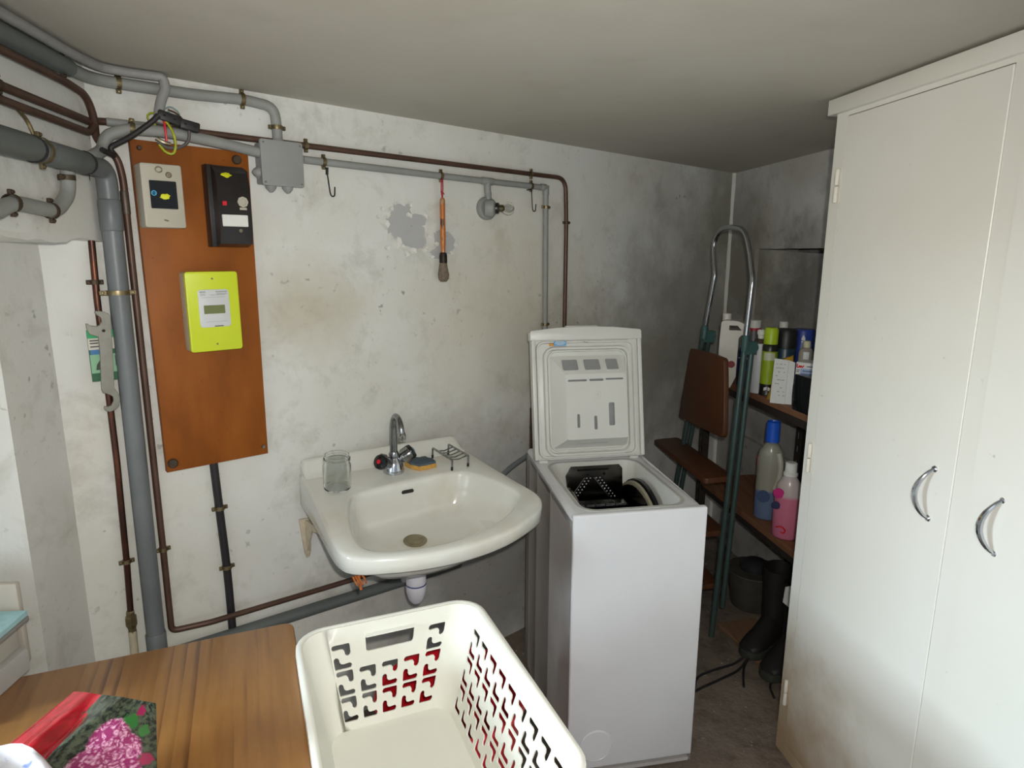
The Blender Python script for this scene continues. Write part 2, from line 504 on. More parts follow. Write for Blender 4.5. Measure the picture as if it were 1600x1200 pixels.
def plate(bm, outer, holes, fn, t, extra=(), open_outer=False):
    """a sheet with holes: fn(x, y, d) -> point, d = 0 front, d = -t back"""
    pts = [V(p[:2]) for p in outer]
    edges = [(i, (i + 1) % len(outer)) for i in range(len(outer))]
    for h in holes:
        s = len(pts)
        pts += [V(p[:2]) for p in h]
        edges += [(s + i, s + (i + 1) % len(h)) for i in range(len(h))]
    ext = [V(p[:2]) for p in extra if inside(p, outer) and not any(inside(p, h) for h in holes)]
    r = geometry.delaunay_2d_cdt(pts + ext, edges, [], 0, 1e-6)
    vs, fs = r[0], r[2]
    fr = [bm.verts.new(fn(v.x, v.y, 0.0)) for v in vs]
    bk = [bm.verts.new(fn(v.x, v.y, -t)) for v in vs]
    cnt = {}
    for f in fs:
        c = sum((vs[i] for i in f), V((0, 0))) / len(f)
        if not inside(c, outer) or any(inside(c, h) for h in holes): continue
        bm.faces.new([fr[i] for i in f]); bm.faces.new([bk[i] for i in f][::-1])
        for i in range(len(f)):
            e = (f[i], f[(i + 1) % len(f)])
            if (e[1], e[0]) in cnt: del cnt[(e[1], e[0])]
            else: cnt[e] = 1
    for (a, b) in cnt: bm.faces.new((fr[a], bk[a], bk[b], fr[b]))
    for v in [v for v in bm.verts if not v.link_faces]: bm.verts.remove(v)


MATW = {}


def link(name, me, mat, parent, M):
    me.materials.append(mat)
    o = bpy.data.objects.new(name, me)
    COL.objects.link(o)
    if parent is not None:
        o.parent = parent
        o.matrix_basis = MATW[parent].inverted() @ M
    else:
        o.matrix_basis = M
    MATW[o] = M
    return o


def obj(name, bm, mat, parent=None, smooth=True, angle=35, recalc=True):
    """link a bmesh built in world coordinates as ONE object whose origin sits at its own base"""
    if CAM_SCALED:
        for v in bm.verts: v.co = CAM_SCALE @ v.co
    if recalc: bmesh.ops.recalc_face_normals(bm, faces=list(bm.faces))
    xs = [v.co for v in bm.verts]
    lo = V([min(p[i] for p in xs) for i in range(3)]); hi = V([max(p[i] for p in xs) for i in range(3)])
    c = V(((lo.x + hi.x) / 2, (lo.y + hi.y) / 2, lo.z))
    for v in bm.verts: v.co -= c
    for f in bm.faces: f.smooth = smooth
    if smooth:
        for e in bm.edges:
            if len(e.link_faces) == 2 and e.calc_face_angle(0) > math.radians(angle): e.smooth = False
    me = bpy.data.meshes.new(name)
    bm.to_mesh(me)
    bm.free()
    return link(name, me, mat, parent, Matrix.Translation(c))


def tag(o, label=None, cat=None, group=None, kind=None):
    if label: o['label'] = label
    if cat: o['category'] = cat
    if group: o['group'] = group
    if kind: o['kind'] = kind
    return o


def thing(name, label, cat, loc, group=None):
    o = bpy.data.objects.new(name, None)
    o.empty_display_size = 0.05
    COL.objects.link(o)
    M = Matrix.Translation(room(loc) if CAM_SCALED else V(loc))
    o.matrix_basis = M
    MATW[o] = M
    return tag(o, label, cat, group)


def part(name, mat, parent, fn, **kw):
    bm = bmesh.new()
    fn(bm)
    return obj(name, bm, mat, parent, **kw)


def text(name, s, size, M, mat, parent, depth=0.0002, ax='CENTER'):
    cu = bpy.data.curves.new(name, 'FONT')
    cu.body = s; cu.size = size; cu.extrude = depth; cu.align_x = ax; cu.align_y = 'CENTER'
    to = bpy.data.objects.new(name, cu)
    COL.objects.link(to)
    dg = bpy.context.evaluated_depsgraph_get()
    me = bpy.data.meshes.new_from_object(to.evaluated_get(dg))
    bpy.data.objects.remove(to)
    if CAM_SCALED: me.transform(Matrix.Scale(0.9, 4)); M = Matrix.Translation(room(M.translation)) @ M.to_quaternion().to_matrix().to_4x4()
    return link(name, me, mat, parent, M)


def struct(name, bm, mat, parent=None, **kw):
    o = obj(name, bm, mat, parent, **kw)
    o['kind'] = 'structure'
    return o


def clip(parent, p, tan, nrm, r, mat=None, name='pipe_clip', ear=None, gap=0.012):
    """a saddle clip round a pipe with two screw ears"""
    tan = V(tan).normalized(); nrm = V(nrm).normalized(); side = tan.cross(nrm).normalized()
    bm = bmesh.new()
    pr = [(r + 0.0002, -0.006), (r + 0.0022, -0.006), (r + 0.0026, 0), (r + 0.0022, 0.006), (r + 0.0002, 0.006)]
    lathe(bm, pr + [pr[0]], 16, frame(V(p), side, nrm, tan))
    Mx = frame(V(p), side, tan, nrm)
    e = ear or 0.011
    for s in (-1, 1):
        lo, hi = sorted((s * (r - 0.0005), s * (r + e)))
        box(bm, (lo, -0.006, -0.0035), (hi, 0.006, 0.0035), Mx, 0.0012, 1)
        lathe(bm, [(0, 0.0085), (0.0032, 0.0075), (0.0042, 0.004), (0.0042, -0.004)], 8, frame(V(p) + side * s * (r + e * 0.55), side, tan, nrm))
    dw = (V(p) - K).dot(nrm) if nrm.dot(NB) > 0.9 else (V(p) - CLN).dot(nrm)
    if dw - r > 0.003: tube(bm, [V(p) - nrm * r, V(p) - nrm * (dw - 0.0015)], 0.003, 6)
    return obj(name, bm, mat or M_BRASS, parent)


# ================================================================ THE ROOM
# back wall (runs on into the recess on the left)
RD = 0.14                                     # how far the recess runs on along the back wall
bm = bmesh.new()
nx, nz = 90, 44
g = [[bm.verts.new(WB(-0.03 + (UC + RD + 0.06) * i / nx, -0.20 + (H + 0.22) * j / nz)) for j in range(nz + 1)] for i in range(nx + 1)]
rnd = random.Random(3)
for col_ in g[1:-1]:
    for v in col_[1:-1]: v.co += NB * rnd.uniform(-0.0016, 0.0008)
for i in range(nx):
    for j in range(nz): bm.faces.new((g[i][j], g[i + 1][j], g[i + 1][j + 1], g[i][j + 1]))
r_ = bmesh.ops.extrude_face_region(bm, geom=list(bm.faces))
for v in r_['geom']:
    if isinstance(v, bmesh.types.BMVert): v.co -= NB * 0.12
wall_back = struct('wall_back', bm, M_WALL, angle=60)

# left wall: solid above the recess, recess below, then a bright pier nearer the camera
bm = bmesh.new()
rec = 0.14 * 0.8297
def slab(bm, v0, v1, z0, z1, o0, o1, nv=8, nz=8):
    M = frame(WL(0, 0), B, ZU, NL)
    box(bm, (v0, z0, o0), (v1, z1, o1), M)
VC = 0.2925                                    # where the pier ends and the deep window niche begins
slab(bm, -0.15, VC, -0.20, 1.60, -1.10, -rec)
slab(bm, -0.04, 2.9, 1.60, H + 0.02, -1.10, 0)
slab(bm, VC, 0.90, -0.20, 1.60, -1.10, -0.98)
slab(bm, 0.90, 2.1, -0.20, 0.55, -1.10, -0.98)
slab(bm, 0.90, 2.1, 1.50, 1.60, -1.10, -0.98)
slab(bm, 2.1, 2.9, -0.20, 1.60, -1.10, 0)
struct('wall_left', bm, M_WALLL, smooth=False)
# the rough lower lip of the wall over the recess
bm = bmesh.new()
lip = []
for i in range(25):
    v = 0.60 - (0.60 + 0.02) * i / 24
    lip.append((v, 1.600 - 0.006 * math.sin(i * 0.9) - 0.004 * rnd.random() - 0.012 * math.exp(-((v - 0.27) / 0.06) ** 2)))
M = frame(WL(0, 0), B, ZU, NL)
fr = [bm.verts.new(xf(M, (v, z, 0.0015))) for v, z in lip]; fb = [bm.verts.new(xf(M, (v, z + 0.001, -rec))) for v, z in lip]
ft = [bm.verts.new(xf(M, (v, 1.625, -0.002))) for v, z in lip]
for i in range(24):
    bm.faces.new((fr[i], fr[i + 1], ft[i + 1], ft[i])); bm.faces.new((fb[i], fb[i + 1], fr[i + 1], fr[i]))
struct('trim_1', bm, M_WALLL)

# right wall with its shallow blocked-up niche
bm = bmesh.new()
M = frame(WR(0, 0), B, ZU, -NL)
NV0, NZ1, ND = 0.30, 1.600, 0.15
box(bm, (-0.03, -0.20, -0.25), (NV0, H + 0.02, 0), M)
box(bm, (NV0, NZ1, -0.25), (2.9, H + 0.02, 0), M)
box(bm, (NV0, -0.20, -0.25), (2.9, 0.55, 0), M)
box(bm, (NV0, 0.55, -0.30), (2.9, NZ1, -0.25), M)
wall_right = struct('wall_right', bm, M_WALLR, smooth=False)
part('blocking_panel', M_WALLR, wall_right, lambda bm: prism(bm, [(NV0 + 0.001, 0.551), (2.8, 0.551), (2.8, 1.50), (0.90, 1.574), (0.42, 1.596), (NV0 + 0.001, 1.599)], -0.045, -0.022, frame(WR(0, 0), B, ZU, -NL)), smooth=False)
# the paler bead of paint down the corner
bm = bmesh.new()
d1, d2 = -A, B
prof = [V((0, 0, 0)), d1 * 0.020, d1 * 0.008 + d2 * 0.007, d2 * 0.020]
rows = []
for j in range(30):
    z = -0.18 + (H + 0.18) * j / 29
    rows.append([bm.verts.new(K + p * (1 + 0.2 * rnd.uniform(-1, 1)) + (NB - NL) * 0.0015 + V((0, 0, z))) for p in prof])
for x, y in zip(rows, rows[1:]):
    for k in range(4): bm.faces.new((x[k], x[(k + 1) % 4], y[(k + 1) % 4], y[k]))
struct('trim_2', bm, M_BEAD)

bm = bmesh.new()
cs = [WB(UC + RD + 1.4, 0) - NB * 0.2, K + A * 0.3 + NB * -0.2, WR(2.9, 0, -0.25), WL(2.9, 0, -1.10)]
prism(bm, [(p.x, p.y) for p in cs], H, H + 0.15)
struct('ceiling', bm, M_CEIL, smooth=False)
bm = bmesh.new()
prism(bm, [(p.x, p.y) for p in cs], FLOOR_PRE - 0.1, FLOOR_PRE)
struct('floor', bm, M_FLOOR, smooth=False)

# peeled paint on the back wall: a bare patch and the flakes round it
def jag(poly, n=3, amp=0.004, seed=1):
    r = random.Random(seed); o = []
    for i in range(len(poly)):
        a, b = poly[i], poly[(i + 1) % len(poly)]
        for k in range(n):
            t = k / n
            o.append((a[0] + (b[0] - a[0]) * t + r.uniform(-amp, amp), a[1] + (b[1] - a[1]) * t + r.uniform(-amp, amp)))
    return o
P1 = [(2.319, 1.694), (2.301, 1.716), (2.297, 1.735), (2.272, 1.74), (2.255, 1.732), (2.233, 1.745), (2.226, 1.734), (2.229, 1.707), (2.223, 1.704), (2.16, 1.71), (2.161, 1.677), (2.17, 1.64), (2.159, 1.616), (2.171, 1.591), (2.209, 1.582), (2.252, 1.593), (2.288, 1.608), (2.321, 1.636), (2.337, 1.674)]
P2 = [(2.124, 1.641), (2.104, 1.654), (2.049, 1.643), (2.029, 1.618), (2.038, 1.58), (2.079, 1.551), (2.126, 1.548), (2.145, 1.57), (2.117, 1.592)]
for P_, sd in ((P1, 1), (P2, 2)):
    bm = bmesh.new()
    prism(bm, [(-u, z) for u, z in jag(P_, 4, 0.004, sd)], 0.0006, 0.0016, frame(WB(0, 0), A, ZU, NB))
    obj('bare_patch', bm, M_PEEL, wall_back)
rf = random.Random(11)
FL = [(2.335, 1.668, .028), (2.312, 1.628, .024), (2.285, 1.604, .032), (2.262, 1.588, .022), (2.222, 1.578, .026), (2.17, 1.585, .02), (2.245, 1.748, .018), (2.228, 1.742, .016),
      (2.236, 1.70, .016), (2.31, 1.72, .02), (2.33, 1.70, .02), (2.16, 1.66, .024), (2.155, 1.63, .022), (2.165, 1.70, .016), (2.33, 1.585, .016), (2.325, 1.555, .014), (2.25, 1.565, .016), (2.05, 1.57, .014),
      (2.36, 1.69, .016), (2.118, 1.6, .016), (2.14, 1.555, .016), (2.29, 1.745, .014), (2.345, 1.72, .014), (2.03, 1.60, .012)]
for (u, z, s) in FL:
    bm = bmesh.new()
    k = 7
    c0 = bm.verts.new(xf(frame(WB(0, 0), A, ZU, NB), (-u, z, 0.0022)))
    ring = [bm.verts.new(xf(frame(WB(0, 0), A, ZU, NB), (-u + s * rf.uniform(.35, 1) * math.cos(2 * PI * i / k), z + s * rf.uniform(.3, .8) * math.sin(2 * PI * i / k), 0.0008 + rf.random() * 0.007))) for i in range(k)]
    for i in range(k): bm.faces.new((c0, ring[i], ring[(i + 1) % k]))
    obj('paint_flake', bm, M_BEAD, wall_back, smooth=False)

# ================================================================ WARDROBE (largest object)
CAM_SCALED = False
WH = 1.977
wd = thing('wardrobe', 'tall cream painted wardrobe with two doors and chrome handles', 'wardrobe', CF(0.6, 0.0, 0.3))
FM = frame(CF(0, 0), B, ZU, -NL)                      # x along the front towards the camera, y up, z towards the viewer
WLEN = 1.16
def f(bm):
    box(bm, (0, 0, -0.48), (0.018, 1.94, -0.02), FM)                   # far side
    box(bm, (WLEN - 0.018, 0, -0.48), (WLEN, 1.94, -0.02), FM)
    box(bm, (0, 0.0, -0.50), (WLEN, 1.94, -0.48), FM)
    box(bm, (0.018, 1.92, -0.48), (WLEN - 0.018, 1.94, -0.02), FM)
    box(bm, (0.018, 0.02, -0.48), (WLEN - 0.018, 0.045, -0.02), FM)
part('carcass', M_CABINET, wd, f)
def f(bm):
    box(bm, (0, 0, -0.02), (0.042, 1.94, 0.0), FM)
    box(bm, (0.529, 0.045, -0.02), (0.572, 1.926, 0.0), FM)
    box(bm, (WLEN - 0.043, 0, -0.02), (WLEN, 1.94, 0.0), FM, 0.0015, 1)
    box(bm, (0.043, 1.926, -0.02), (WLEN - 0.043, 1.94, 0.0), FM)
    box(bm, (0.043, 0.0, -0.02), (WLEN - 0.043, 0.045, 0.0), FM)
part('front_frame', M_CABINET, wd, f)
part('cornice', M_CABINET, wd, lambda bm: box(bm, (-0.028, 1.937, -0.50), (WLEN + 0.02, WH, 0.012), FM, 0.003, 2))
def handle(dr, s, z0, z1):
    def f(bm):
        pts = []
        for i in range(17):
            t = i / 16
            pts.append((s - 0.012 * math.sin(PI * t), z0 + (z1 - z0) * t, 0.004 + 0.030 * math.sin(PI * t) ** 0.7))
        rr = [0.0036 + 0.0028 * math.sin(PI * i / 16) for i in range(17)]
        tube(bm, pts, rr, 10, FM)
        for z in (z0, z1): lathe(bm, [(0.0075, 0.0005), (0.0075, 0.003), (0.005, 0.006), (0, 0.006)], 12, frame(xf(FM, (s, z, 0)), FM.col[0].xyz, FM.col[1].xyz, FM.col[2].xyz))
    return part('handle', M_CHROME, dr, f)
def hinge(dr, s, z):
    def f(bm):
        for z0, z1 in ((z - 0.044, z - 0.001), (z + 0.001, z + 0.044)):
            lathe(bm, [(0, z0), (0.0055, z0 + 0.001), (0.0062, z0 + 0.004), (0.0062, z1 - 0.004), (0.0055, z1 - 0.001), (0, z1)], 12, frame(xf(FM, (s, 0, 0.0062)), FM.col[0].xyz, -FM.col[2].xyz, ZU))
    return part('hinge', M_HINGE, dr, f)
d1 = part('door', M_CABINET, wd, lambda bm: box(bm, (0.045, 0.047, -0.019), (0.527, 1.924, 0.0012), FM, 0.0015, 1))
handle(d1, 0.476, 0.990, 1.106)
for z in (1.750, 0.990, 0.218): hinge(d1, 0.0335, z)
d2 = part('door', M_CABINET, wd, lambda bm: box(bm, (0.574, 0.047, -0.019), (WLEN - 0.045, 1.924, 0.0045), FM, 0.002, 1))
handle(d2, 0.648, 0.988, 1.100)
for z in (1.750, 0.990, 0.218): hinge(d2, WLEN - 0.0335, z)

# ================================================================ WASHING MACHINE
WO = V((0.16797, 1.66548, 0)); WX = V((0.98236, 0.18700, 0)); WY = V((-0.18700, 0.98236, 0))
WM = frame(WO, WX, WY, ZU)
wm = thing('washing_machine', 'white top loading washing machine with its lid open and drum flaps raised', 'washing machine', xf(WM, (0.2, 0.3, 0)))
def f(bm):
    # left flank with pressed ribs, right flank, back
    ys = [0.0, 0.232, 0.236, 0.244, 0.248, 0.416, 0.420, 0.428, 0.432, 0.540, 0.544, 0.552, 0.556, 0.60]
    dx = [0, 0, -0.0016, -0.0016, 0, 0, -0.0016, -0.0016, 0, 0, -0.0016, -0.0016, 0, 0]
    for s in (0, 1):
        x0 = 0.0 if s == 0 else 0.40; sg = 1 if s == 0 else -1
        a = [bm.verts.new(xf(WM, (x0 + sg * d, y, 0.018))) for y, d in zip(ys, dx)]
        b = [bm.verts.new(xf(WM, (x0 + sg * d, y, 0.845))) for y, d in zip(ys, dx)]
        for i in range(len(ys) - 1): bm.faces.new((a[i], a[i + 1], b[i + 1], b[i]))
    box(bm, (0.0, 0.596, 0.018), (0.40, 0.60, 0.845), WM)
    box(bm, (0.004, 0.004, 0.018), (0.396, 0.596, 0.03), WM)
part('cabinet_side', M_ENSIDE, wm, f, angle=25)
fp = part('front_panel', M_ENAMEL, wm, lambda bm: box(bm, (0.001, -0.010, 0.050), (0.399, 0.012, 0.864), WM, 0.006, 3))
def f(bm):
    lathe(bm, [(0.052, 0.0), (0.052, 0.0012), (0.0505, 0.0016), (0.0495, 0.0006), (0.048, 0.0016), (0, 0.0016)], 40, frame(xf(WM, (0.088, -0.0100, 0.128)), WX, ZU, -WY))
part('filter_cover', M_ENAMEL, fp, f, angle=20)
part('plinth', M_LIDDARK, wm, lambda bm: box(bm, (0.012, 0.015, 0.012), (0.388, 0.03, 0.052), WM))
for x in (0.04, 0.36):
    for y in (0.05, 0.55): part('foot', M_BLACKCB, wm, lambda bm: lathe(bm, [(0, 0), (0.02, 0), (0.02, 0.012), (0.01, 0.02), (0, 0.02)], 12, WM @ Matrix.Translation((x, y, 0))))
hole = rrect(0.046, 0.040, 0.352, 0.455, 0.045, 6)
tp = bmesh.new()
TZ = 0.858
def topmap(x, y, d):
    e = max(0, 0.02 - min(x, 0.40 - x)) / 0.02
    return xf(WM, (x, y, TZ + d - 0.010 * e * e + (0.014 * max(0, (y - 0.46) / 0.14))))
plate(tp, rrect(0.0, 0.004, 0.40, 0.602, 0.012, 3), [hole], topmap, 0.026, [(x * 0.01, y * 0.03) for x in (0.5, 1, 1.5, 2, 38, 38.5, 39, 39.5) for y in range(1, 20)])
topo = obj('top_frame', tp, M_ENAMEL, wm, angle=50)
sl = bmesh.new()
plate(sl, rrect(0.033, 0.027, 0.365, 0.468, 0.055, 6), [rrect(0.043, 0.037, 0.355, 0.458, 0.047, 6)], lambda x, y, d: xf(WM, (x, y, TZ + 0.0016 + d)), 0.003)
obj('lid_seal', sl, M_SEAL, topo)
def f(bm):                                        # the funnel under the opening
    n = len(hole)
    ring = []
    for k, (sh, z) in enumerate(((0, TZ - 0.002), (0.004, TZ - 0.02), (0.010, TZ - 0.055), (0.012, TZ - 0.085))):
        ring.append([bm.verts.new(xf(WM, (0.199 + (p[0] - 0.199) * (1 - sh * 4), 0.2475 + (p[1] - 0.2475) * (1 - sh * 3), z))) for p in hole])
    for x, y in zip(ring, ring[1:]):
        for j in range(n): bm.faces.new((x[j], x[(j + 1) % n], y[(j + 1) % n], y[j]))
part('opening_collar', M_LIDPL, topo, f, angle=60)
dr_c = xf(WM, (0.2, 0.285, 0.595))
DM = frame(dr_c, WY, ZU, WX)                       # drum axis runs left to right; x back, y up
def f(bm):
    r = 0.222
    lathe(bm, [(r, -0.125), (r, 0.10)], 40, DM, math.radians(132), math.radians(404))
    for z in (-0.125, 0.10): lathe(bm, [(r, z), (0.03, z + (0.006 if z < 0 else -0.006)), (0, z)], 40, DM)
    lathe(bm, [(r, -0.125), (r + 0.004, -0.122), (r + 0.004, -0.115), (r, -0.112)], 40, DM)
dm = part('drum', M_STEEL, wm, f)
part('drum_gasket', M_CREAM, dm, lambda bm: lathe(bm, [(0.216, 0.104), (0.232, 0.104), (0.234, 0.112), (0.224, 0.116), (0.214, 0.112), (0.216, 0.104)], 48, DM))
part('tub_rim', M_BLKGL, dm, lambda bm: lathe(bm, [(0.224, 0.118), (0.240, 0.118), (0.242, 0.128), (0.226, 0.128), (0.224, 0.118)], 48, DM))
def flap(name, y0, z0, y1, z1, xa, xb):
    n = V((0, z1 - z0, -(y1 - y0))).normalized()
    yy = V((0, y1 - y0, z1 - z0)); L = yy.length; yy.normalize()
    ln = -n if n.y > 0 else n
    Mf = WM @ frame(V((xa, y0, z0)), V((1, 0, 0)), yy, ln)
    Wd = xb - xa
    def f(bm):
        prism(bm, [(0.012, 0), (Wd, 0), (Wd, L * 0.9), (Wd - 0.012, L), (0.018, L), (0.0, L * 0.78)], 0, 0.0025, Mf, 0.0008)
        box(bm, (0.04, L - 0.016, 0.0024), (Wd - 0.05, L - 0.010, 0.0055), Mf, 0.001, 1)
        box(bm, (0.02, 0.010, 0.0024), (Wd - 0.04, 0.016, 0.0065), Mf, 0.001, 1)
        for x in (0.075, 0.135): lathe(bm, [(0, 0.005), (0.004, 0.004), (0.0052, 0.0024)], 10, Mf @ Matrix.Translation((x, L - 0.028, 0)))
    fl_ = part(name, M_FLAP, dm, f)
    for x0, x1 in ((0.066, 0.012), (0.098, 0.150)):
        part('flap_rib', M_CHROMED, fl_, lambda bm: tube(bm, [(x0, L - 0.040, 0.003), (x1, 0.024, 0.003)], 0.0024, 8, Mf))
    def f(bm):
        for x0, x1 in ((0.078, 0.026), (0.112, 0.164)):
            for side in (-1, 1):
                for k in range(8):
                    t = k / 7
                    lathe(bm, [(0, 0.0082), (0.0030, 0.0066), (0.0040, 0.0022)], 8, Mf @ Matrix.Translation((x0 + (x1 - x0) * t + side * 0.0065, L - 0.042 - (L - 0.066) * t, 0)))
    o = part('embossed_bumps', M_CHROME, fl_, f); o['kind'] = 'stuff'
    return fl_
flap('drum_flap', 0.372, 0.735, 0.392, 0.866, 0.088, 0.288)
def f(bm):
    pts = []
    lathe(bm, [(0.219, -0.105), (0.219, 0.085)], 10, DM, math.radians(124), math.radians(142))
    for k in range(6): box(bm, (-0.158, 0.153, -0.10 + k * 0.031), (-0.150, 0.158, -0.076 + k * 0.031), DM)
    lathe(bm, [(0.2185, -0.09), (0.2225, -0.09), (0.2225, 0.07), (0.2185, 0.07)], 6, DM, math.radians(120), math.radians(125))
part('drum_flap', M_CHROMED, dm, f)
def f(bm):
    for k in range(5): box(bm, (0.102 + k * 0.034, 0.300, 0.757), (0.132 + k * 0.034, 0.338, 0.7625), WM, 0.001, 1)
    box(bm, (0.095, 0.296, 0.753), (0.280, 0.345, 0.758), WM)
part('drum_latch', M_CHROMED, dm, f)
# lid
TL = math.radians(11.5)
LU = V((0, math.sin(TL), math.cos(TL))); LN = V((0, -math.cos(TL), math.sin(TL)))
LM = WM @ frame(V((0, 0.472, TZ + 0.006)), V((1, 0, 0)), LU, LN)          # x right, y up the lid, z towards the viewer
LH = 0.462
def f(bm):
    box(bm, (0, 0.0, -0.030), (0.40, 0.425, -0.004), LM, 0.006, 2)
    prism(bm, [(-0.003, 0.418), (0.403, 0.418), (0.403, 0.446), (0.398, 0.452), (0.30, LH), (0.20, LH + 0.003), (0.10, LH), (0.002, 0.452), (-0.003, 0.446)], -0.032, 0.007, LM, 0.003)
    for x0, x1 in ((0.0, 0.014), (0.386, 0.40)): box(bm, (x0, 0.004, -0.006), (x1, 0.42, 0.010), LM, 0.003, 2)
    box(bm, (0.13, LH - 0.006, -0.032), (0.25, LH + 0.008, -0.016), LM, 0.004, 2)
lid = part('lid', M_LIDPL, wm, f)
def ridge(bm, x0, y0, x1, y1, r, wd_, z0, z1):
    n = 6
    lo = rrect(x0, y0, x1, y1, r, n)
    prof = [(0, z0), (wd_ * 0.25, z1), (wd_ * 0.75, z1), (wd_, z0)]
    rings = []
    for (i_, z) in prof:
        q = rrect(x0 + i_, y0 + i_, x1 - i_, y1 - i_, max(0.002, r - i_), n)
        rings.append([bm.verts.new(xf(LM, (p[0], p[1], z))) for p in q])
    for a, b in zip(rings, rings[1:]):
        for j in range(len(a)): bm.faces.new((a[j], a[(j + 1) % len(a)], b[(j + 1) % len(a)], b[j]))
def f(bm):
    ridge(bm, 0.016, 0.006, 0.376, 0.416, 0.03, 0.010, -0.004, 0.005)
    ridge(bm, 0.040, 0.012, 0.358, 0.396, 0.04, 0.014, -0.004, 0.010)
    ridge(bm, 0.056, 0.028, 0.346, 0.384, 0.035, 0.008, -0.004, 0.003)
part('lid_ridges', M_LIDPL, lid, f, angle=50)
# detergent dispenser inside the lid
FX0, FX1, FY0, FY1, FZ = 0.110, 0.328, 0.072, 0.298, 0.036
def lerpquad(bm, a, b):
    va = [bm.verts.new(xf(LM, p)) for p in a]; vb = [bm.verts.new(xf(LM, p)) for p in b]
    for i in range(len(va)): bm.faces.new((va[i], va[(i + 1) % len(va)], vb[(i + 1) % len(vb)], vb[i]))
def f(bm):
    lerpquad(bm, [(0.066, 0.040, -0.003), (0.338, 0.040, -0.003), (0.338, 0.362, -0.003), (0.066, 0.362, -0.003)],
             [(FX0, FY0, FZ), (FX1, FY0, FZ), (FX1, FY1, FZ), (FX0, FY1, FZ)])
    def hs(x0, y0, x1, y1): return rrect(x0, y0, x1, y1, min(x1 - x0, y1 - y0) * 0.45, 4)
    holes = [hs(0.118, 0.272, 0.186, 0.279), hs(0.195, 0.272, 0.246, 0.280), hs(0.254, 0.275, 0.318, 0.281), hs(0.147, 0.112, 0.157, 0.160), hs(0.208, 0.104, 0.219, 0.152), rrect(0.262, 0.116, 0.283, 0.196, 0.005, 3)]
    plate(bm, rrect(FX0, FY0, FX1, FY1, 0.004, 3), holes, lambda x, y, d: xf(LM, (x, y, FZ + d)), 0.003)
    lathe(bm, [(0.013, 0), (0.014, 0.002), (0.011, 0.003), (0.004, 0.0015), (0.003, -0.001)], 20, LM @ Matrix.Translation((0.222, 0.226, FZ)))
    for p in ((0.118, 0.126), (0.117, 0.104), (0.320, 0.134), (0.321, 0.112), (0.243, 0.180)): lathe(bm, [(0, 0.0012), (0.0012, 0.0006), (0.0014, 0)], 6, LM @ Matrix.Translation((p[0], p[1], FZ)))
ds = part('detergent_dispenser', M_LIDPL, lid, f, angle=40)
part('dispenser_back', M_LIDDARK, lid, lambda bm: box(bm, (FX0 + 0.002, FY0 + 0.002, 0.02), (FX1 - 0.002, FY1 - 0.002, 0.024), LM))
def f(bm):                                        # three scooped openings at the top slope
    sl_ = V((0, 0.362 - FY1, -0.003 - FZ)); Ls = sl_.length
    MS = LM @ frame(V((0, FY1, FZ)), V((1, 0, 0)), sl_.normalized(), V((0, -sl_.z, sl_.y)).normalized())
    for x0, x1 in ((0.104, 0.160), (0.182, 0.240), (0.262, 0.306)):
        ridge_ = rrect(x0 - 0.004, 0.010, x1 + 0.004, Ls - 0.010, 0.007, 4)
        plate(bm, ridge_, [rrect(x0, 0.014, x1, Ls - 0.016, 0.006, 4)], lambda x, y, d: xf(MS, (x, y, 0.003 + d)), 0.003)
part('dispenser_window_frame', M_LIDPL, lid, f)
def f(bm):
    sl_ = V((0, 0.362 - FY1, -0.003 - FZ)); Ls = sl_.length
    MS = LM @ frame(V((0, FY1, FZ)), V((1, 0, 0)), sl_.normalized(), V((0, -sl_.z, sl_.y)).normalized())
    for x0, x1 in ((0.104, 0.160), (0.182, 0.240), (0.262, 0.306)): box(bm, (x0, 0.014, -0.0005), (x1, Ls - 0.016, 0.0008), MS)
part('dispenser_window', M_LIDDARK, lid, f)
part('dispenser_slot', M_LIDDARK, lid, lambda bm: box(bm, (0.150, 0.054, 0.0130), (0.260, 0.058, 0.0165), LM))
st = part('sticker', plain('sticker_blue', (104, 166, 216), 0.5, var=0.05), lid, lambda bm: box(bm, (0.080, 0.3985, 0.002), (0.124, 0.4140, 0.0088), LM))
part('sticker', plain('sticker_orange', (220, 150, 30), 0.5, var=0.05), lid, lambda bm: box(bm, (0.064, 0.3985, 0.002), (0.079, 0.4060, 0.0088), LM))
def f(bm):
    for y0, x0, x1 in ((0.4105, 0.086, 0.118), (0.4062, 0.083, 0.121), (0.4018, 0.09, 0.115)): box(bm, (x0, y0, 0.0088), (x1, y0 + 0.0018, 0.0092), LM)
part('sticker_print', M_WHITEPL, st, f)['kind'] = 'stuff'
def f(bm):
    tube(bm, [(0.186, 0.408, 0.0078), (0.190, 0.411, 0.0078), (0.194, 0.407, 0.0078), (0.198, 0.410, 0.0078), (0.203, 0.407, 0.0078)], 0.0011, 5, LM)
part('embossed_mark', M_INKL, lid, f)
for x in (0.03, 0.36): part('lid_hinge', M_LIDPL, lid, lambda bm: box(bm, (x - 0.016, 0.462, TZ + 0.001), (x + 0.016, 0.474, TZ + 0.010), WM, 0.002, 1))


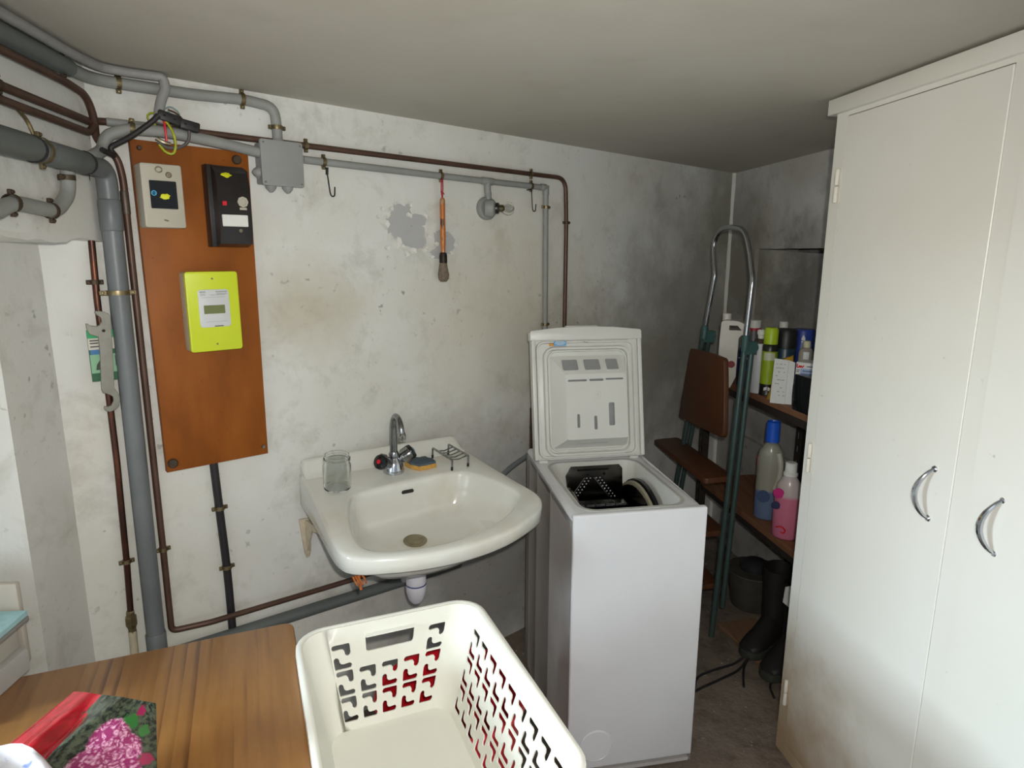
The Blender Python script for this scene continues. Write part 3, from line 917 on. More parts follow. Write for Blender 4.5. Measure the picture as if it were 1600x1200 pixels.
# ================================================================ SINK
CAM_SCALED = True
yw, tl = math.radians(10), math.radians(6)
SX = A * math.cos(yw) + NB * math.sin(yw)
SYh = NB * math.cos(yw) - A * math.sin(yw)
SY = SYh * math.cos(tl) - ZU * math.sin(tl)
SZ = SX.cross(SY); SZ = SZ if SZ.z > 0 else -SZ
SO = WB(2.694, 0.852, 0.018)
SM = frame(SO, SX, SY, SZ)                                       # x right, y out from the wall, z up
sk = thing('washbasin', 'white ceramic wall hung washbasin sagging slightly on its brackets', 'washbasin', xf(SM, (0.285, 0.3, -0.15)))
def smooth_poly(pts, it=2):
    for _ in range(it):
        o = []
        for i in range(len(pts)):
            a, b = pts[i], pts[(i + 1) % len(pts)]
            o += [(a[0] * .75 + b[0] * .25, a[1] * .75 + b[1] * .25), (a[0] * .25 + b[0] * .75, a[1] * .25 + b[1] * .75)]
        pts = o
    return pts
def rayhit(poly, c, a):
    d = (math.cos(a), math.sin(a)); best = None
    for i in range(len(poly)):
        p, q = poly[i], poly[(i + 1) % len(poly)]
        ex, ey = q[0] - p[0], q[1] - p[1]
        den = d[0] * ey - d[1] * ex
        if abs(den) < 1e-12: continue
        t = ((p[0] - c[0]) * ey - (p[1] - c[1]) * ex) / den
        s = ((p[0] - c[0]) * d[1] - (p[1] - c[1]) * d[0]) / den
        if t > 0 and -1e-9 <= s <= 1 + 1e-9 and (best is None or t < best): best = t
    return best
OUT = smooth_poly([(-0.012, 0.0), (-0.013, 0.01), (-0.022, 0.20), (-0.045, 0.44), (-0.050, 0.52), (-0.040, 0.572), (0.010, 0.612), (0.14, 0.655), (0.285, 0.668), (0.43, 0.646), (0.55, 0.590), (0.605, 0.545), (0.632, 0.49), (0.628, 0.42), (0.606, 0.26), (0.592, 0.10), (0.584, 0.01), (0.583, 0.0)])
INN = smooth_poly([(0.105, 0.232), (0.075, 0.262), (0.040, 0.36), (0.014, 0.47), (0.012, 0.54), (0.04, 0.578), (0.11, 0.604), (0.21, 0.622), (0.31, 0.614), (0.44, 0.575), (0.535, 0.50), (0.572, 0.455), (0.564, 0.38), (0.528, 0.28), (0.495, 0.232), (0.45, 0.212), (0.35, 0.210), (0.24, 0.218)])
SC = (0.285, 0.41)
NS = 128
def outl(poly, grow=0.0, c=SC):
    o = []
    for i in range(NS):
        a = 2 * PI * i / NS
        r = rayhit(poly, SC, a) + grow
        o.append((SC[0] + r * math.cos(a), SC[1] + r * math.sin(a)))
    return o
def f(bm):
    DR = (0.258, 0.345)
    loops = []
    o = outl(OUT)
    def ap(y): return -0.125 + 0.075 * min(1, max(0, y) / 0.62)
    u_in = outl(OUT, -0.035)
    loops.append([(DR[0] + (p[0] - DR[0]) * .12, DR[1] + (p[1] - DR[1]) * .12, -0.168) for p in o])
    loops.append([(DR[0] + (p[0] - DR[0]) * .50, DR[1] + (p[1] - DR[1]) * .50, -0.155) for p in o])
    loops.append([(p[0], max(0.002, p[1]), ap(p[1]) - 0.004) for p in u_in])
    loops.append([(p[0], max(0.0, p[1]), ap(p[1])) for p in outl(OUT, -0.006)])
    loops.append([(p[0], p[1], ap(p[1]) + 0.006) for p in o])
    loops.append([(p[0], p[1], -0.012) for p in o])
    loops.append([(p[0], p[1], -0.004) for p in outl(OUT, -0.003)])
    loops.append([(p[0], p[1], 0.0) for p in outl(OUT, -0.012)])
    ir = outl(INN, 0.010)
    loops.append([(p[0], p[1], 0.0) for p in ir])
    loops.append([(p[0], p[1], -0.003) for p in outl(INN, 0.002)])
    loops.append([(p[0], p[1], -0.012) for p in outl(INN, -0.004)])
    for sh, z in ((0.03, -0.06), (0.075, -0.105), (0.13, -0.130)):
        q = outl(INN, 0)
        loops.append([(p[0] + (DR[0] - p[0]) * sh * 1.6, p[1] + (DR[1] - p[1]) * sh * 1.6, z) for p in q])
    q = outl(INN, 0)
    for k, z in ((0.45, -0.142), (0.80, -0.150)): loops.append([(p[0] + (DR[0] - p[0]) * k, p[1] + (DR[1] - p[1]) * k, z) for p in q])
    rings = [[bm.verts.new(xf(SM, p)) for p in l] for l in loops]
    for a, b in zip(rings, rings[1:]):
        for j in range(NS): bm.faces.new((a[j], a[(j + 1) % NS], b[(j + 1) % NS], b[j]))
    bm.faces.new(rings[0][::-1]); bm.faces.new(rings[-1])
body = part('basin', M_CERAMIC, sk, f, angle=60)
def f(bm):                                         # raised back ledge
    prof = [(0.0, -0.01), (0.0, 0.040), (0.004, 0.044), (0.016, 0.044), (0.024, 0.040), (0.044, 0.016), (0.058, 0.004), (0.075, -0.001), (0.075, -0.01)]
    secs = [(-0.008, 0.55), (-0.004, 0.9), (0.010, 1.0), (0.545, 1.0), (0.560, 0.92), (0.572, 0.6), (0.580, 0.15)]
    rings = [[bm.verts.new(xf(SM, (x, y, z if z <= 0 else z * s))) for y, z in prof] for x, s in secs]
    for a, b in zip(rings, rings[1:]):
        for j in range(len(prof)): bm.faces.new((a[j], a[(j + 1) % len(prof)], b[(j + 1) % len(prof)], b[j]))
    bm.faces.new(rings[0]); bm.faces.new(rings[-1][::-1])
part('back_ledge', M_CERAMIC, sk, f, angle=60)
def f(bm):
    MD = SM @ Matrix.Translation((0.258, 0.345, -0.1505))
    lathe(bm, [(0.036, 0.0), (0.038, 0.004), (0.034, 0.006), (0.026, 0.004), (0.022, 0.007), (0, 0.008)], 28, MD)
part('drain_plug', M_PLUG, sk, f)
def f(bm):
    p = SM @ frame(V((0.283, 0.2235, -0.036)), V((1, 0.03, 0)), V((0, 0.2, 1)).normalized(), V((0, 1, -0.25)).normalized())
    prism(bm, rrect(-0.021, -0.0055, 0.021, 0.0055, 0.005, 4), -0.004, 0.0012, p)
part('overflow_slot', M_DARKHOLE, sk, f)
# bottle trap
DRW = xf(SM, (0.258, 0.345, -0.17))
def f(bm):
    Mt = Matrix.Translation((DRW.x, DRW.y, 0))
    lathe(bm, [(0, DRW.z), (0.02, DRW.z), (0.02, 0.60), (0.030, 0.598), (0.030, 0.560), (0.0325, 0.555), (0.0325, 0.522), (0.031, 0.520)], 28, Mt)
    lathe(bm, [(0.0315, 0.517), (0.033, 0.514), (0.032, 0.492), (0.026, 0.468), (0.016, 0.454), (0, 0.450)], 28, Mt)
    q = WB(2.33, 0.337, 0.050)
    tube(bm, fillet([(DRW.x, DRW.y, 0.575), V((DRW.x, DRW.y, 0.575)) + (V((q.x, q.y, 0)) - V((DRW.x, DRW.y, 0))) * 0.8, (q.x + NB.x * 0.035, q.y + NB.y * 0.035, 0.50), q], 0.05), 0.015, 12)
tr = part('bottle_trap', M_TRAP, sk, f)
def f(bm): lathe(bm, [(0.0318, 0.5165), (0.0336, 0.5175), (0.0336, 0.5200), (0.0318, 0.521)], 28, Matrix.Translation((DRW.x, DRW.y, 0)))
part('trap_gasket', M_BLUERING, tr, f)
for u, s in ((2.690, -1), (2.08, 1)):
    def f(bm):
        Mb = MB(u, 0.72)
        prism(bm, [(-0.022, -0.04), (0.020, -0.045), (0.014, -0.16), (0.008, -0.185), (-0.004, -0.185), (-0.010, -0.16)], 0.0025, 0.009, Mb, 0.002)
        prism(bm, [(0.006, -0.05), (0.006, -0.17), (0.06, -0.07), (0.16, -0.055), (0.16, -0.045), (0.02, -0.045)], -0.003, 0.003, frame(WB(u, 0.72), NB, ZU, -A))
        for y in (-0.06, -0.168): lathe(bm, [(0, 0.014), (0.006, 0.012), (0.007, 0.008)], 10, Mb @ Matrix.Translation((0.0 if y > -.1 else 0.002, y, 0)))
    part('bracket', M_BRACKET, sk, f)
# mixer tap
fc = thing('mixer_tap', 'chrome two handled mixer tap with black capped knobs on the basin', 'tap', xf(SM, (0.272, 0.125, 0)))
FT = SM @ Matrix.Translation((0.272, 0.128, 0.0008))
def f(bm):
    lathe(bm, [(0, 0), (0.036, 0), (0.037, 0.006), (0.034, 0.016), (0.030, 0.030), (0.024, 0.042), (0.018, 0.050), (0.015, 0.058), (0, 0.058)], 28, FT)
part('tap_body', M_CHROME, fc, f)
def f(bm):
    pts = [(0, 0, 0.05), (0.0, -0.004, 0.13), (-0.002, -0.004, 0.175), (-0.003, 0.012, 0.207), (-0.006, 0.050, 0.210), (-0.008, 0.078, 0.188), (-0.008, 0.086, 0.160)]
    pp = fillet(pts, 0.03, 5)
    tube(bm, pp, [0.0125 - 0.003 * min(1, i / 14) for i in range(len(pp))], 14, FT)
    lathe(bm, [(0.017, 0.052), (0.017, 0.066), (0.0125, 0.074)], 20, FT)
sp = part('spout', M_CHROMED, fc, f)
part('spout_tip', M_CHROME, sp, lambda bm: lathe(bm, [(0, -0.014), (0.010, -0.014), (0.0125, -0.010), (0.0125, 0.010), (0.009, 0.014)], 16, FT @ Matrix.Translation((-0.008, 0.0865, 0.158))))
for sgn, dirv in ((-1, V((-0.80, 0.42, 0.42))), (1, V((0.86, 0.02, 0.52)))):
    dv = (FT.to_3x3() @ dirv).normalized()
    x_ = dv.orthogonal().normalized(); MH = frame(xf(FT, (0, 0, 0.026)), x_, dv.cross(x_), dv)
    def f(bm):
        lathe(bm, [(0.010, 0.015), (0.012, 0.026), (0.016, 0.030), (0.021, 0.038), (0.023, 0.060), (0.0235, 0.068)], 20, MH)
        for k in range(3):
            a = 2 * PI * k / 3
            lathe(bm, [(0.006, 0.040), (0.010, 0.046), (0.010, 0.068), (0.006, 0.069)], 10, MH @ Matrix.Translation((0.019 * math.cos(a), 0.019 * math.sin(a), 0)))
    hd = part('knob', M_CHROMED, fc, f)
    cp = part('knob_cap', M_BLKGL, hd, lambda bm: lathe(bm, [(0.0255, 0.067), (0.0265, 0.070), (0.024, 0.079), (0.012, 0.083), (0, 0.084)], 20, MH))
    part('colour_dot', M_RED if sgn < 0 else M_BLUE, hd, lambda bm: lathe(bm, [(0.0075, 0.0836), (0.0075, 0.0850), (0, 0.0855)], 12, MH))
# glass jar on the left ledge
JM = frame(xf(SM, (0.062, 0.178, 0.001)), SX, SY, SZ)
bm = bmesh.new()
lathe(bm, [(0, 0.001), (0.036, 0.0), (0.042, 0.006), (0.043, 0.082), (0.038, 0.094), (0.038, 0.098), (0.0415, 0.099), (0.0415, 0.105), (0.038, 0.107), (0.038, 0.116), (0.0355, 0.116), (0.035, 0.096), (0.040, 0.082), (0.039, 0.010), (0.034, 0.006), (0, 0.007)], 32, JM)
tag(obj('glass_jar', bm, M_GLASS), 'empty clear glass jar on the left end of the basin', 'jar')
# soap rack
sr = thing('soap_rack', 'small chrome wire soap rack with black feet on the right of the basin', 'soap rack', xf(SM, (0.495, 0.14, 0.0)))
RM = SM @ frame(V((0.455, 0.205, 0.001)), V((0.97, -0.12, 0)).normalized(), V((0.12, 0.97, 0)).normalized() * -1, V((0, 0, 1)))
def f(bm):
    for x in (0.0, 0.068):
        tube(bm, fillet([(x, 0, 0.004), (x, 0, 0.040), (x, 0.125, 0.040), (x, 0.125, 0.004)], 0.006), 0.0034, 8, RM)
    for k in range(5): tube(bm, [(0, 0.012 + k * 0.0225, 0.036), (0.034, 0.012 + k * 0.0225, 0.030), (0.068, 0.012 + k * 0.0225, 0.036)], 0.0023, 6, RM)
part('wire_frame', M_CHROMED, sr, f)
for x in (0.0, 0.068):
    for y in (0.0, 0.125): part('foot', M_BLKGL, sr, lambda bm: lathe(bm, [(0, 0), (0.0042, 0.0005), (0.0042, 0.012), (0.003, 0.014), (0, 0.014)], 10, RM @ Matrix.Translation((x, y, 0))))
# sponge
sg = thing('sponge', 'worn yellow sponge with a grey scourer top beside the tap', 'sponge', xf(SM, (0.36, 0.13, 0.0)))
GM = SM @ Matrix.Translation((0.372, 0.134, 0.001)) @ Matrix.Rotation(math.radians(-8), 4, 'Z')
shape = [(-0.045, -0.035), (-0.02, -0.030), (0.0, -0.038), (0.012, -0.030), (0.034, -0.024), (0.043, 0.004), (0.042, 0.030), (0.0, 0.032), (-0.022, 0.026), (-0.04, 0.0)]
part('foam', M_SPONGE, sg, lambda bm: prism(bm, jag(shape, 3, 0.0015, 4), 0.0, 0.016, GM, 0.002))
part('scourer', M_SCOUR, sg, lambda bm: prism(bm, jag([(x * 0.99 - 0.001, y * 0.99 - 0.001) for x, y in shape], 3, 0.0022, 5), 0.0162, 0.024, GM, 0.001))
# cord tied under the rim
bm = bmesh.new()
q = xf(SM, (-0.012, 0.575, -0.062))
rc = random.Random(5)
for k in range(5):
    p0 = q + SX * (0.006 * k - 0.012)
    tube(bm, [p0, p0 + V((0.004, 0.0, -0.012)) + SX * rc.uniform(-.004, .004), p0 + V((0.010, 0.0, -0.026)) + SX * rc.uniform(-.004, .004)], 0.0026, 6)
tube(bm, [q + V((0.006, 0, -0.026)), q + V((0.009, 0, -0.040))], 0.004, 6)
tag(obj('orange_cord', bm, M_ORANGECORD), 'scrap of orange cord hanging under the front left of the basin', 'cord')

# ================================================================ TABLE, BASKET, BIN
CAM_SCALED = False
TE = V((0.92218, 0.38677, 0)); TG = V((0.38677, -0.92218, 0))
TT = V((-0.4936, 1.3241, 0))
TM = frame(TT, TE, -TG, ZU)                                      # x right, y away from the camera, z up; origin at the far right corner
tb = thing('table', 'varnished pine table with worn rounded top at the lower left', 'table', xf(TM, (-0.45, -0.4, 0)))
def f(bm):
    prism(bm, rrect(-1.00, -0.82, 0.0, 0.0, 0.022, 5), 0.722, 0.75, TM, 0.006)
top = part('table_top', M_TABLE, tb, f)
part('apron', M_TABLE, tb, lambda bm: [box(bm, (-0.90, -0.76, 0.62), (-0.11, -0.745, 0.722), TM), box(bm, (-0.90, -0.075, 0.62), (-0.11, -0.06, 0.722), TM), box(bm, (-0.075, -0.72, 0.62), (-0.06, -0.10, 0.722), TM), box(bm, (-0.945, -0.72, 0.62), (-0.93, -0.10, 0.722), TM)])
for x in (-0.95, -0.105):
    for y in (-0.765, -0.105): part('leg', M_TABLE, tb, lambda bm: box(bm, (x, y, 0), (x + 0.05, y + 0.05, 0.722), TM, 0.004, 1))

BX0, BX1, BY0, BY1 = 0.006, 0.398, -0.66, -0.090                  # basket rim in the table frame
BZ0, BZ1 = 0.5375, 0.765
TAP, TAPY = 0.062, 0.045
CR = 0.055
segs = [('l', (BX0 + CR, BY1), (BX1 - CR, BY1)), ('c', (BX1 - CR, BY1 - CR), 90), ('l', (BX1, BY1 - CR), (BX1, BY0 + CR)), ('c', (BX1 - CR, BY0 + CR), 0),
        ('l', (BX1 - CR, BY0), (BX0 + CR, BY0)), ('c', (BX0 + CR, BY0 + CR), -90), ('l', (BX0, BY0 + CR), (BX0, BY1 - CR)), ('c', (BX0 + CR, BY1 - CR), 180)]
lens = [(math.dist(s[1], s[2]) if s[0] == 'l' else CR * PI / 2) for s in segs]
PER = sum(lens)
cxm, cym = (BX0 + BX1) / 2, (BY0 + BY1) / 2
def rimpt(s):
    s = s % PER
    for sg_, L in zip(segs, lens):
        if s <= L:
            t = s / L
            if sg_[0] == 'l': return (sg_[1][0] + (sg_[2][0] - sg_[1][0]) * t, sg_[1][1] + (sg_[2][1] - sg_[1][1]) * t, *( (0, 1) if sg_ is segs[0] else (1, 0) if sg_ is segs[2] else (0, -1) if sg_ is segs[4] else (-1, 0)))
            a = math.radians(sg_[2] - 90 * t)
            return (sg_[1][0] + CR * math.cos(a), sg_[1][1] + CR * math.sin(a), math.cos(a), math.sin(a))
        s -= L
    return rimpt(0)
BH = BZ1 - BZ0
def bmap(s, y, d):                                               # y: height above the floor of the basket
    x, yy, nx_, ny_ = rimpt(min(max(s, 0), PER - 1e-7)) if s < PER - 1e-7 else rimpt(0)
    k = 1 - y / BH
    kx = 1 - k * TAP * 2 / (BX1 - BX0); ky = 1 - k * TAPY * 2 / (BY1 - BY0)
    px_, py_ = cxm + (x - cxm) * kx - 0.019 * k + nx_ * d, cym + (yy - cym) * ky + ny_ * d
    return xf(TM, (px_, py_, BZ0 + y))
GLY = [(0.0, .90), (.08, .99), (.2, 1.0), (.95, 1.0), (1.0, .95), (1.0, .62), (.94, .53), (.84, .50), (.73, .53), (.68, .60), (.68, .70), (.60, .78), (.48, .80), (.1, .78), (0.02, .83)]
def glyph(cx, cy, w_, h_):
    up_ = [(cx + (x - .5) * w_, cy + (y - .5) * h_) for x, y in GLY]
    lo_ = [(cx - (x - .5) * w_, cy - (y - .5) * h_) for x, y in GLY]
    return [up_[::-1], lo_[::-1]]
holes_ = []
sb = lens[0] / 2
ROWS = (0.048, 0.106, 0.164)
SPC = 0.058
for c in range(5):
    for r_i, y in enumerate(ROWS):
        if 0 < c < 4 and r_i == 2: continue
        holes_ += glyph(sb + (c - 2) * SPC, y, 0.042, 0.054)
holes_.append(rrect(sb - 0.058, 0.164, sb + 0.058, 0.200, 0.006, 3))
s2 = lens[0] + lens[1]
ncol = 9
off_ = (lens[2] - (ncol - 1) * 0.053) / 2
for c in range(ncol):
    for y in ROWS: holes_ += glyph(s2 + off_ + c * 0.053, y, 0.041, 0.054)
s4_ = s2 + lens[2] + lens[3] + lens[4] / 2
for c in range(5):
    for r_i, y in enumerate(ROWS):
        if 0 < c < 4 and r_i == 2: continue
        holes_ += glyph(s4_ + (c - 2) * SPC, y, 0.040, 0.052)
s6 = s2 + sum(lens[3:6])
for c in range(ncol):
    for y in ROWS: holes_ += glyph(s6 + off_ + c * 0.053, y, 0.036, 0.052)
def f(bm):
    extra, acc = [], 0
    outer_b, outer_t = [], []
    for sg_, L in zip(segs, lens):
        n = 6 if sg_[0] == 'c' else max(4, int(L / 0.03))
        for k in range(n): outer_b.append((acc + L * k / n, 0.0)); outer_t.append((acc + L * k / n, BH))
        if sg_[0] == 'c':
            for k in range(n + 1):
                for y in (0.05, 0.1, 0.15, 0.2): extra.append((acc + L * k / n, y))
        acc += L
    outer_b.append((PER, 0.0)); outer_t.append((PER, BH))
    plate(bm, outer_b + outer_t[::-1], holes_, bmap, 0.003, extra)
    bmesh.ops.remove_doubles(bm, verts=list(bm.verts), dist=0.00005)
    # floor of the basket
    fl_ = [bmap(s, 0.0, -0.001) for s, _ in outer_b[:-1]]
    for z in (0.0, 0.003):
        vs = [bm.verts.new(p + V((0, 0, z))) for p in fl_]
        bm.faces.new(vs)
    # rolled rim
    prof = [(0.0, BH - 0.001), (-0.003, BH + 0.002), (0.0, BH + 0.004), (0.006, BH + 0.004), (0.011, BH + 0.001), (0.012, BH - 0.012), (0.0095, BH - 0.012), (0.009, BH - 0.002)]
    ss = [s for s, _ in outer_t[:-1]]
    rows_ = [[bm.verts.new(bmap(s, BH, d) + V((0, 0, y - BH))) for d, y in prof] for s in ss]
    for i in range(len(rows_)):
        a, b = rows_[i], rows_[(i + 1) % len(rows_)]
        for j in range(len(prof)): bm.faces.new((a[j], a[(j + 1) % len(prof)], b[(j + 1) % len(prof)], b[j]))
    # handle lips
    for s0 in (sb, s4_):
        p = [bmap(s0 + x, y, d) for x, y, d in ((-0.058, 0.200, 0.004), (0.058, 0.200, 0.004), (0.058, 0.200, -0.014), (-0.058, 0.200, -0.014), (-0.058, 0.203, 0.004), (0.058, 0.203, 0.004), (0.058, 0.203, -0.014), (-0.058, 0.203, -0.014))]
        vv = [bm.verts.new(q_) for q_ in p]
        for idx in ((0, 1, 2, 3), (4, 5, 6, 7), (0, 1, 5, 4), (1, 2, 6, 5), (2, 3, 7, 6), (3, 0, 4, 7)): bm.faces.new([vv[i] for i in idx])
bm = bmesh.new(); f(bm)
tag(obj('laundry_basket', bm, M_BASKET, angle=40), 'ivory plastic laundry basket with angular cut outs, empty, beside the table', 'laundry basket')
bm = bmesh.new()
BC = xf(TM, (0.345, -0.085, 0))
lathe(bm, [(0, 0.0), (0.150, 0.0), (0.155, 0.006), (0.172, 0.515), (0.182, 0.517), (0.184, 0.530), (0.180, 0.5355), (0.170, 0.5355), (0.168, 0.52), (0.151, 0.012), (0, 0.010)], 40, Matrix.Translation(BC))
tag(obj('plastic_bin', bm, plain('red_bin_plastic', (200, 24, 36), 0.35, var=0.08)), 'red plastic bin under the far right corner of the laundry basket', 'bin')

# ================================================================ THINGS ON THE TABLE
# flowery plastic sack
def sack():
    m = N('printed_flower_sack')
    uv = m.n('ShaderNodeUVMap')
    sp_ = m.n('ShaderNodeSeparateXYZ'); m.l(uv.outputs[0], sp_.inputs[0])
    u, v = sp_.outputs[0], sp_.outputs[1]
    def mp(sc):
        x = m.n('ShaderNodeMapping'); x.inputs['Scale'].default_value = (sc, sc, sc); m.l(uv.outputs[0], x.inputs[0]); return x.outputs[0]
    def blob(cx, cy, r, soft, amp=0.10, sc=7):
        d = m.n('ShaderNodeVectorMath', operation='DISTANCE'); m.l(uv.outputs[0], d.inputs[0]); d.inputs[1].default_value = (cx, cy, 0)
        n_ = m.math('MULTIPLY', m.math('SUBTRACT', m.noise(mp(sc), 3, 4), 0.5), amp * 4)
        return m.ramp(m.math('ADD', m.math('DIVIDE', d.outputs['Value'], r), n_), [(1 - soft, 1.0), (1.0, 0.0)])
    nz = m.noise(mp(5), 3, 4, 0.6)
    red = m.mix(m.ramp(nz, [(0.4, 0.0), (0.65, 1.0)]), lin((150, 14, 26)), lin((186, 24, 40)))
    green = m.mix(m.ramp(m.noise(mp(9), 3, 5), [(0.4, 0.0), (0.6, 1.0)]), lin((30, 34, 30)), lin((78, 84, 66)))
    # upper right of the face is the dark foliage print, the left gusset is red
    edge = m.math('ADD', m.math('ADD', u, m.math('MULTIPLY', v, 0.20)), m.math('MULTIPLY', m.math('SUBTRACT', m.noise(mp(4), 2, 3), 0.5), 0.25))
    right = m.ramp(edge, [(0.555, 0.0), (0.575, 1.0)])
    c = m.mix(right, red, green)
    low = m.ramp(m.math('ADD', v, m.math('MULTIPLY', m.math('SUBTRACT', m.noise(mp(3), 2, 3), 0.5), 0.2)), [(0.36, 1.0), (0.39, 0.0)])
    c = m.mix(low, c, red)
    c = m.mix(blob(0.58, 0.34, 0.20, 0.05), c, lin((206, 196, 170)))
    for (cx, cy, r, col) in ((0.82, 0.85, 0.06, (44, 106, 46)), (0.92, 0.80, 0.04, (56, 106, 52)), (0.95, 0.62, 0.04, (150, 40, 76)), (0.95, 0.44, 0.045, (170, 50, 56)), (0.87, 0.93, 0.04, (140, 30, 70))):
        c = m.mix(blob(cx, cy, r, 0.25, 0.45, 9), c, lin(col))
    vor = m.n('ShaderNodeTexVoronoi', feature='F1'); vor.inputs['Scale'].default_value = 34
    wob = m.n('ShaderNodeTexNoise'); wob.inputs['Scale'].default_value = 14; m.l(uv.outputs[0], wob.inputs['Vector'])
    va = m.n('ShaderNodeVectorMath', operation='SCALE'); va.inputs['Scale'].default_value = 0.16; m.l(wob.outputs['Color'], va.inputs[0])
    vb = m.n('ShaderNodeVectorMath', operation='ADD'); m.l(uv.outputs[0], vb.inputs[0]); m.l(va.outputs[0], vb.inputs[1]); m.l(vb.outputs[0], vor.inputs['Vector'])
    pet = m.mix(m.ramp(vor.outputs['Distance'], [(0.10, 0.0), (0.62, 1.0)]), lin((222, 166, 186)), lin((140, 44, 92)))
    for (cx, cy, r) in ((0.72, 0.74, 0.13), (0.82, 0.68, 0.11), (0.70, 0.60, 0.13), (0.82, 0.55, 0.12), (0.90, 0.50, 0.08)):
        c = m.mix(blob(cx, cy, r, 0.12, 0.10, 14), c, pet)
    m.base(c); m.set(0.12, Coat_Weight=0.6, Coat_Roughness=0.05)
    return m.m
bm = bmesh.new()
uvl = bm.loops.layers.uv.new('UVMap')
# a slumped upright sack: front sheet leaning back, gusset on its left, made from a grid
NSU, NSV = 26, 22
rb = random.Random(8)
def sackpt(i, j, side):
    u, v = i / NSU, j / NSV
    # top edge runs from the left peak down to the right corner
    # sheet corners (table frame): bottom left, bottom right, top right, top left
    bl, br = V((-0.66, -0.52, 0.752)), V((-0.215, -0.56, 0.752))
    trr, tll = V((-0.226, -0.370, 0.870)), V((-0.355, -0.275, 0.862))
    p = (bl * (1 - u) + br * u) * (1 - v) + (tll * (1 - u) + trr * u) * v
    bulge = math.sin(PI * u) ** 0.7 * math.sin(PI * min(1, v * 0.92 + 0.05)) ** 0.7
    n = V((-0.15, -0.55, 0.80)).normalized()
    wr = 0.008 * math.sin(u * 9 + v * 6) * math.sin(v * 11 + 1) + 0.006 * math.sin(u * 23 - v * 13) * (1 - abs(2 * u - 1))
    fold = -0.018 * math.exp(-((u - 0.42 + 0.25 * (v - 0.6)) / 0.05) ** 2) + 0.012 * math.exp(-((u - 0.30 + 0.3 * (v - 0.6)) / 0.06) ** 2)
    if side == 0: return xf(TM, p + n * (0.035 * bulge + wr * bulge + fold * bulge))
    return xf(TM, p - n * (0.055 * bulge))
grids = []
for side in (0, 1):
    gg = [[bm.verts.new(sackpt(i, j, side)) for j in range(NSV + 1)] for i in range(NSU + 1)]
    grids.append(gg)
    for i in range(NSU):
        for j in range(NSV):
            fc_ = bm.faces.new((gg[i][j], gg[i + 1][j], gg[i + 1][j + 1], gg[i][j + 1]))
            for lp, (a, b) in zip(fc_.loops, ((i, j), (i + 1, j), (i + 1, j + 1), (i, j + 1))): lp[uvl].uv = (a / NSU, b / NSV)
for v in bm.verts:
    v.co.z = max(v.co.z, 0.7512)
bmesh.ops.remove_doubles(bm, verts=list(bm.verts), dist=0.0002)
tag(obj('flowery_sack', bm, sack(), angle=70), 'glossy red plastic sack printed with pink peonies, lying on the table', 'sack')
# crumpled white wrapper in front of the sack
bm = bmesh.new()
gg = []
for i in range(15):
    row = []
    for j in range(11):
        u, v = i / 14, j / 10
        x = -0.56 + 0.215 * u; y = -0.50 + 0.118 * v * (0.30 + 0.70 * math.sin(PI * min(1, (1 - u) * 0.75 + 0.02) ** 0.8))
        z = 0.856 + 0.012 * math.sin(PI * u) + 0.010 * v + 0.006 * math.sin(u * 14 + v * 9)
        row.append(bm.verts.new(xf(TM, (x, y, z))))
    gg.append(row)
for i in range(14):
    for j in range(10): bm.faces.new((gg[i][j], gg[i + 1][j], gg[i + 1][j + 1], gg[i][j + 1]))
r_ = bmesh.ops.extrude_face_region(bm, geom=list(bm.faces))
for v in r_['geom']:
    if isinstance(v, bmesh.types.BMVert): v.co.z -= 0.003
for v in bm.verts: v.co.z = max(v.co.z, 0.7515)
m = N('white_wrapper')
_f = m.noise(m.co((1, 1, 1)), 40, 3)
m.base(m.mix(m.ramp(m.noise(m.co(loc=(2, 2, 2)), 26, 2), [(0.64, 0.0), (0.67, 0.8)]), lin((226, 222, 226)), lin((90, 120, 190)))); m.set(0.3)
tag(obj('white_wrapper', bm, m.m, angle=60), 'crumpled white plastic packet in front of the flowery sack', 'packet')

# box on a tray at the far left of the table and the cloth on it
LB = TM @ frame(V((-0.512, -0.024, 0.7505)), V((0.955, -0.30, 0)).normalized(), V((0.30, 0.955, 0)).normalized(), ZU)
bxo = thing('storage_box', 'white plastic box with a thick grey base at the left edge of the table', 'box', xf(LB, (-0.15, -0.06, 0)))
part('box_base', plain('grey_base', (186, 184, 180), 0.5, var=0.05), bxo, lambda bm: prism(bm, [(-0.30, -0.22), (-0.010, -0.14), (0.0, 0.045), (-0.012, 0.055), (-0.30, 0.055)], 0.0, 0.046, LB, 0.004))
part('box_body', plain('off_white_box', (200, 196, 186), 0.5, var=0.05), bxo, lambda bm: box(bm, (-0.29, -0.12, 0.046), (-0.016, 0.050, 0.100), LB, 0.003, 2))
part('blue_stripe', plain('blue_print', (60, 74, 150), 0.5), bxo, lambda bm: box(bm, (-0.110, -0.1212, 0.052), (-0.030, -0.1195, 0.057), LB))
part('box_lid', plain('grey_lid', (150, 148, 142), 0.5, var=0.05), bxo, lambda bm: box(bm, (-0.30, -0.13, 0.100), (0.006, 0.056, 0.110), LB, 0.002, 2))
bm = bmesh.new()
box(bm, (-0.16, 0.062, 0.0), (-0.014, 0.076, 0.175), LB, 0.004, 2)
tag(obj('grey_board', bm, plain('grey_card', (190, 182, 170), 0.7, var=0.06)), 'upright grey card panel behind the white storage box', 'panel')
bm = bmesh.new()
gg = []
for i in range(21):
    row = []
    for j in range(13):
        u, v = i / 20, j / 12
        x = -0.30 + 0.305 * u; y = -0.128 + 0.182 * v
        z = 0.112 + 0.010 + 0.022 * math.sin(PI * u) * math.sin(PI * v) + 0.004 * math.sin(i * 0.9 + j * 0.6) * (1 - v)
        row.append(bm.verts.new(xf(LB, (x, y, z))))
    gg.append(row)
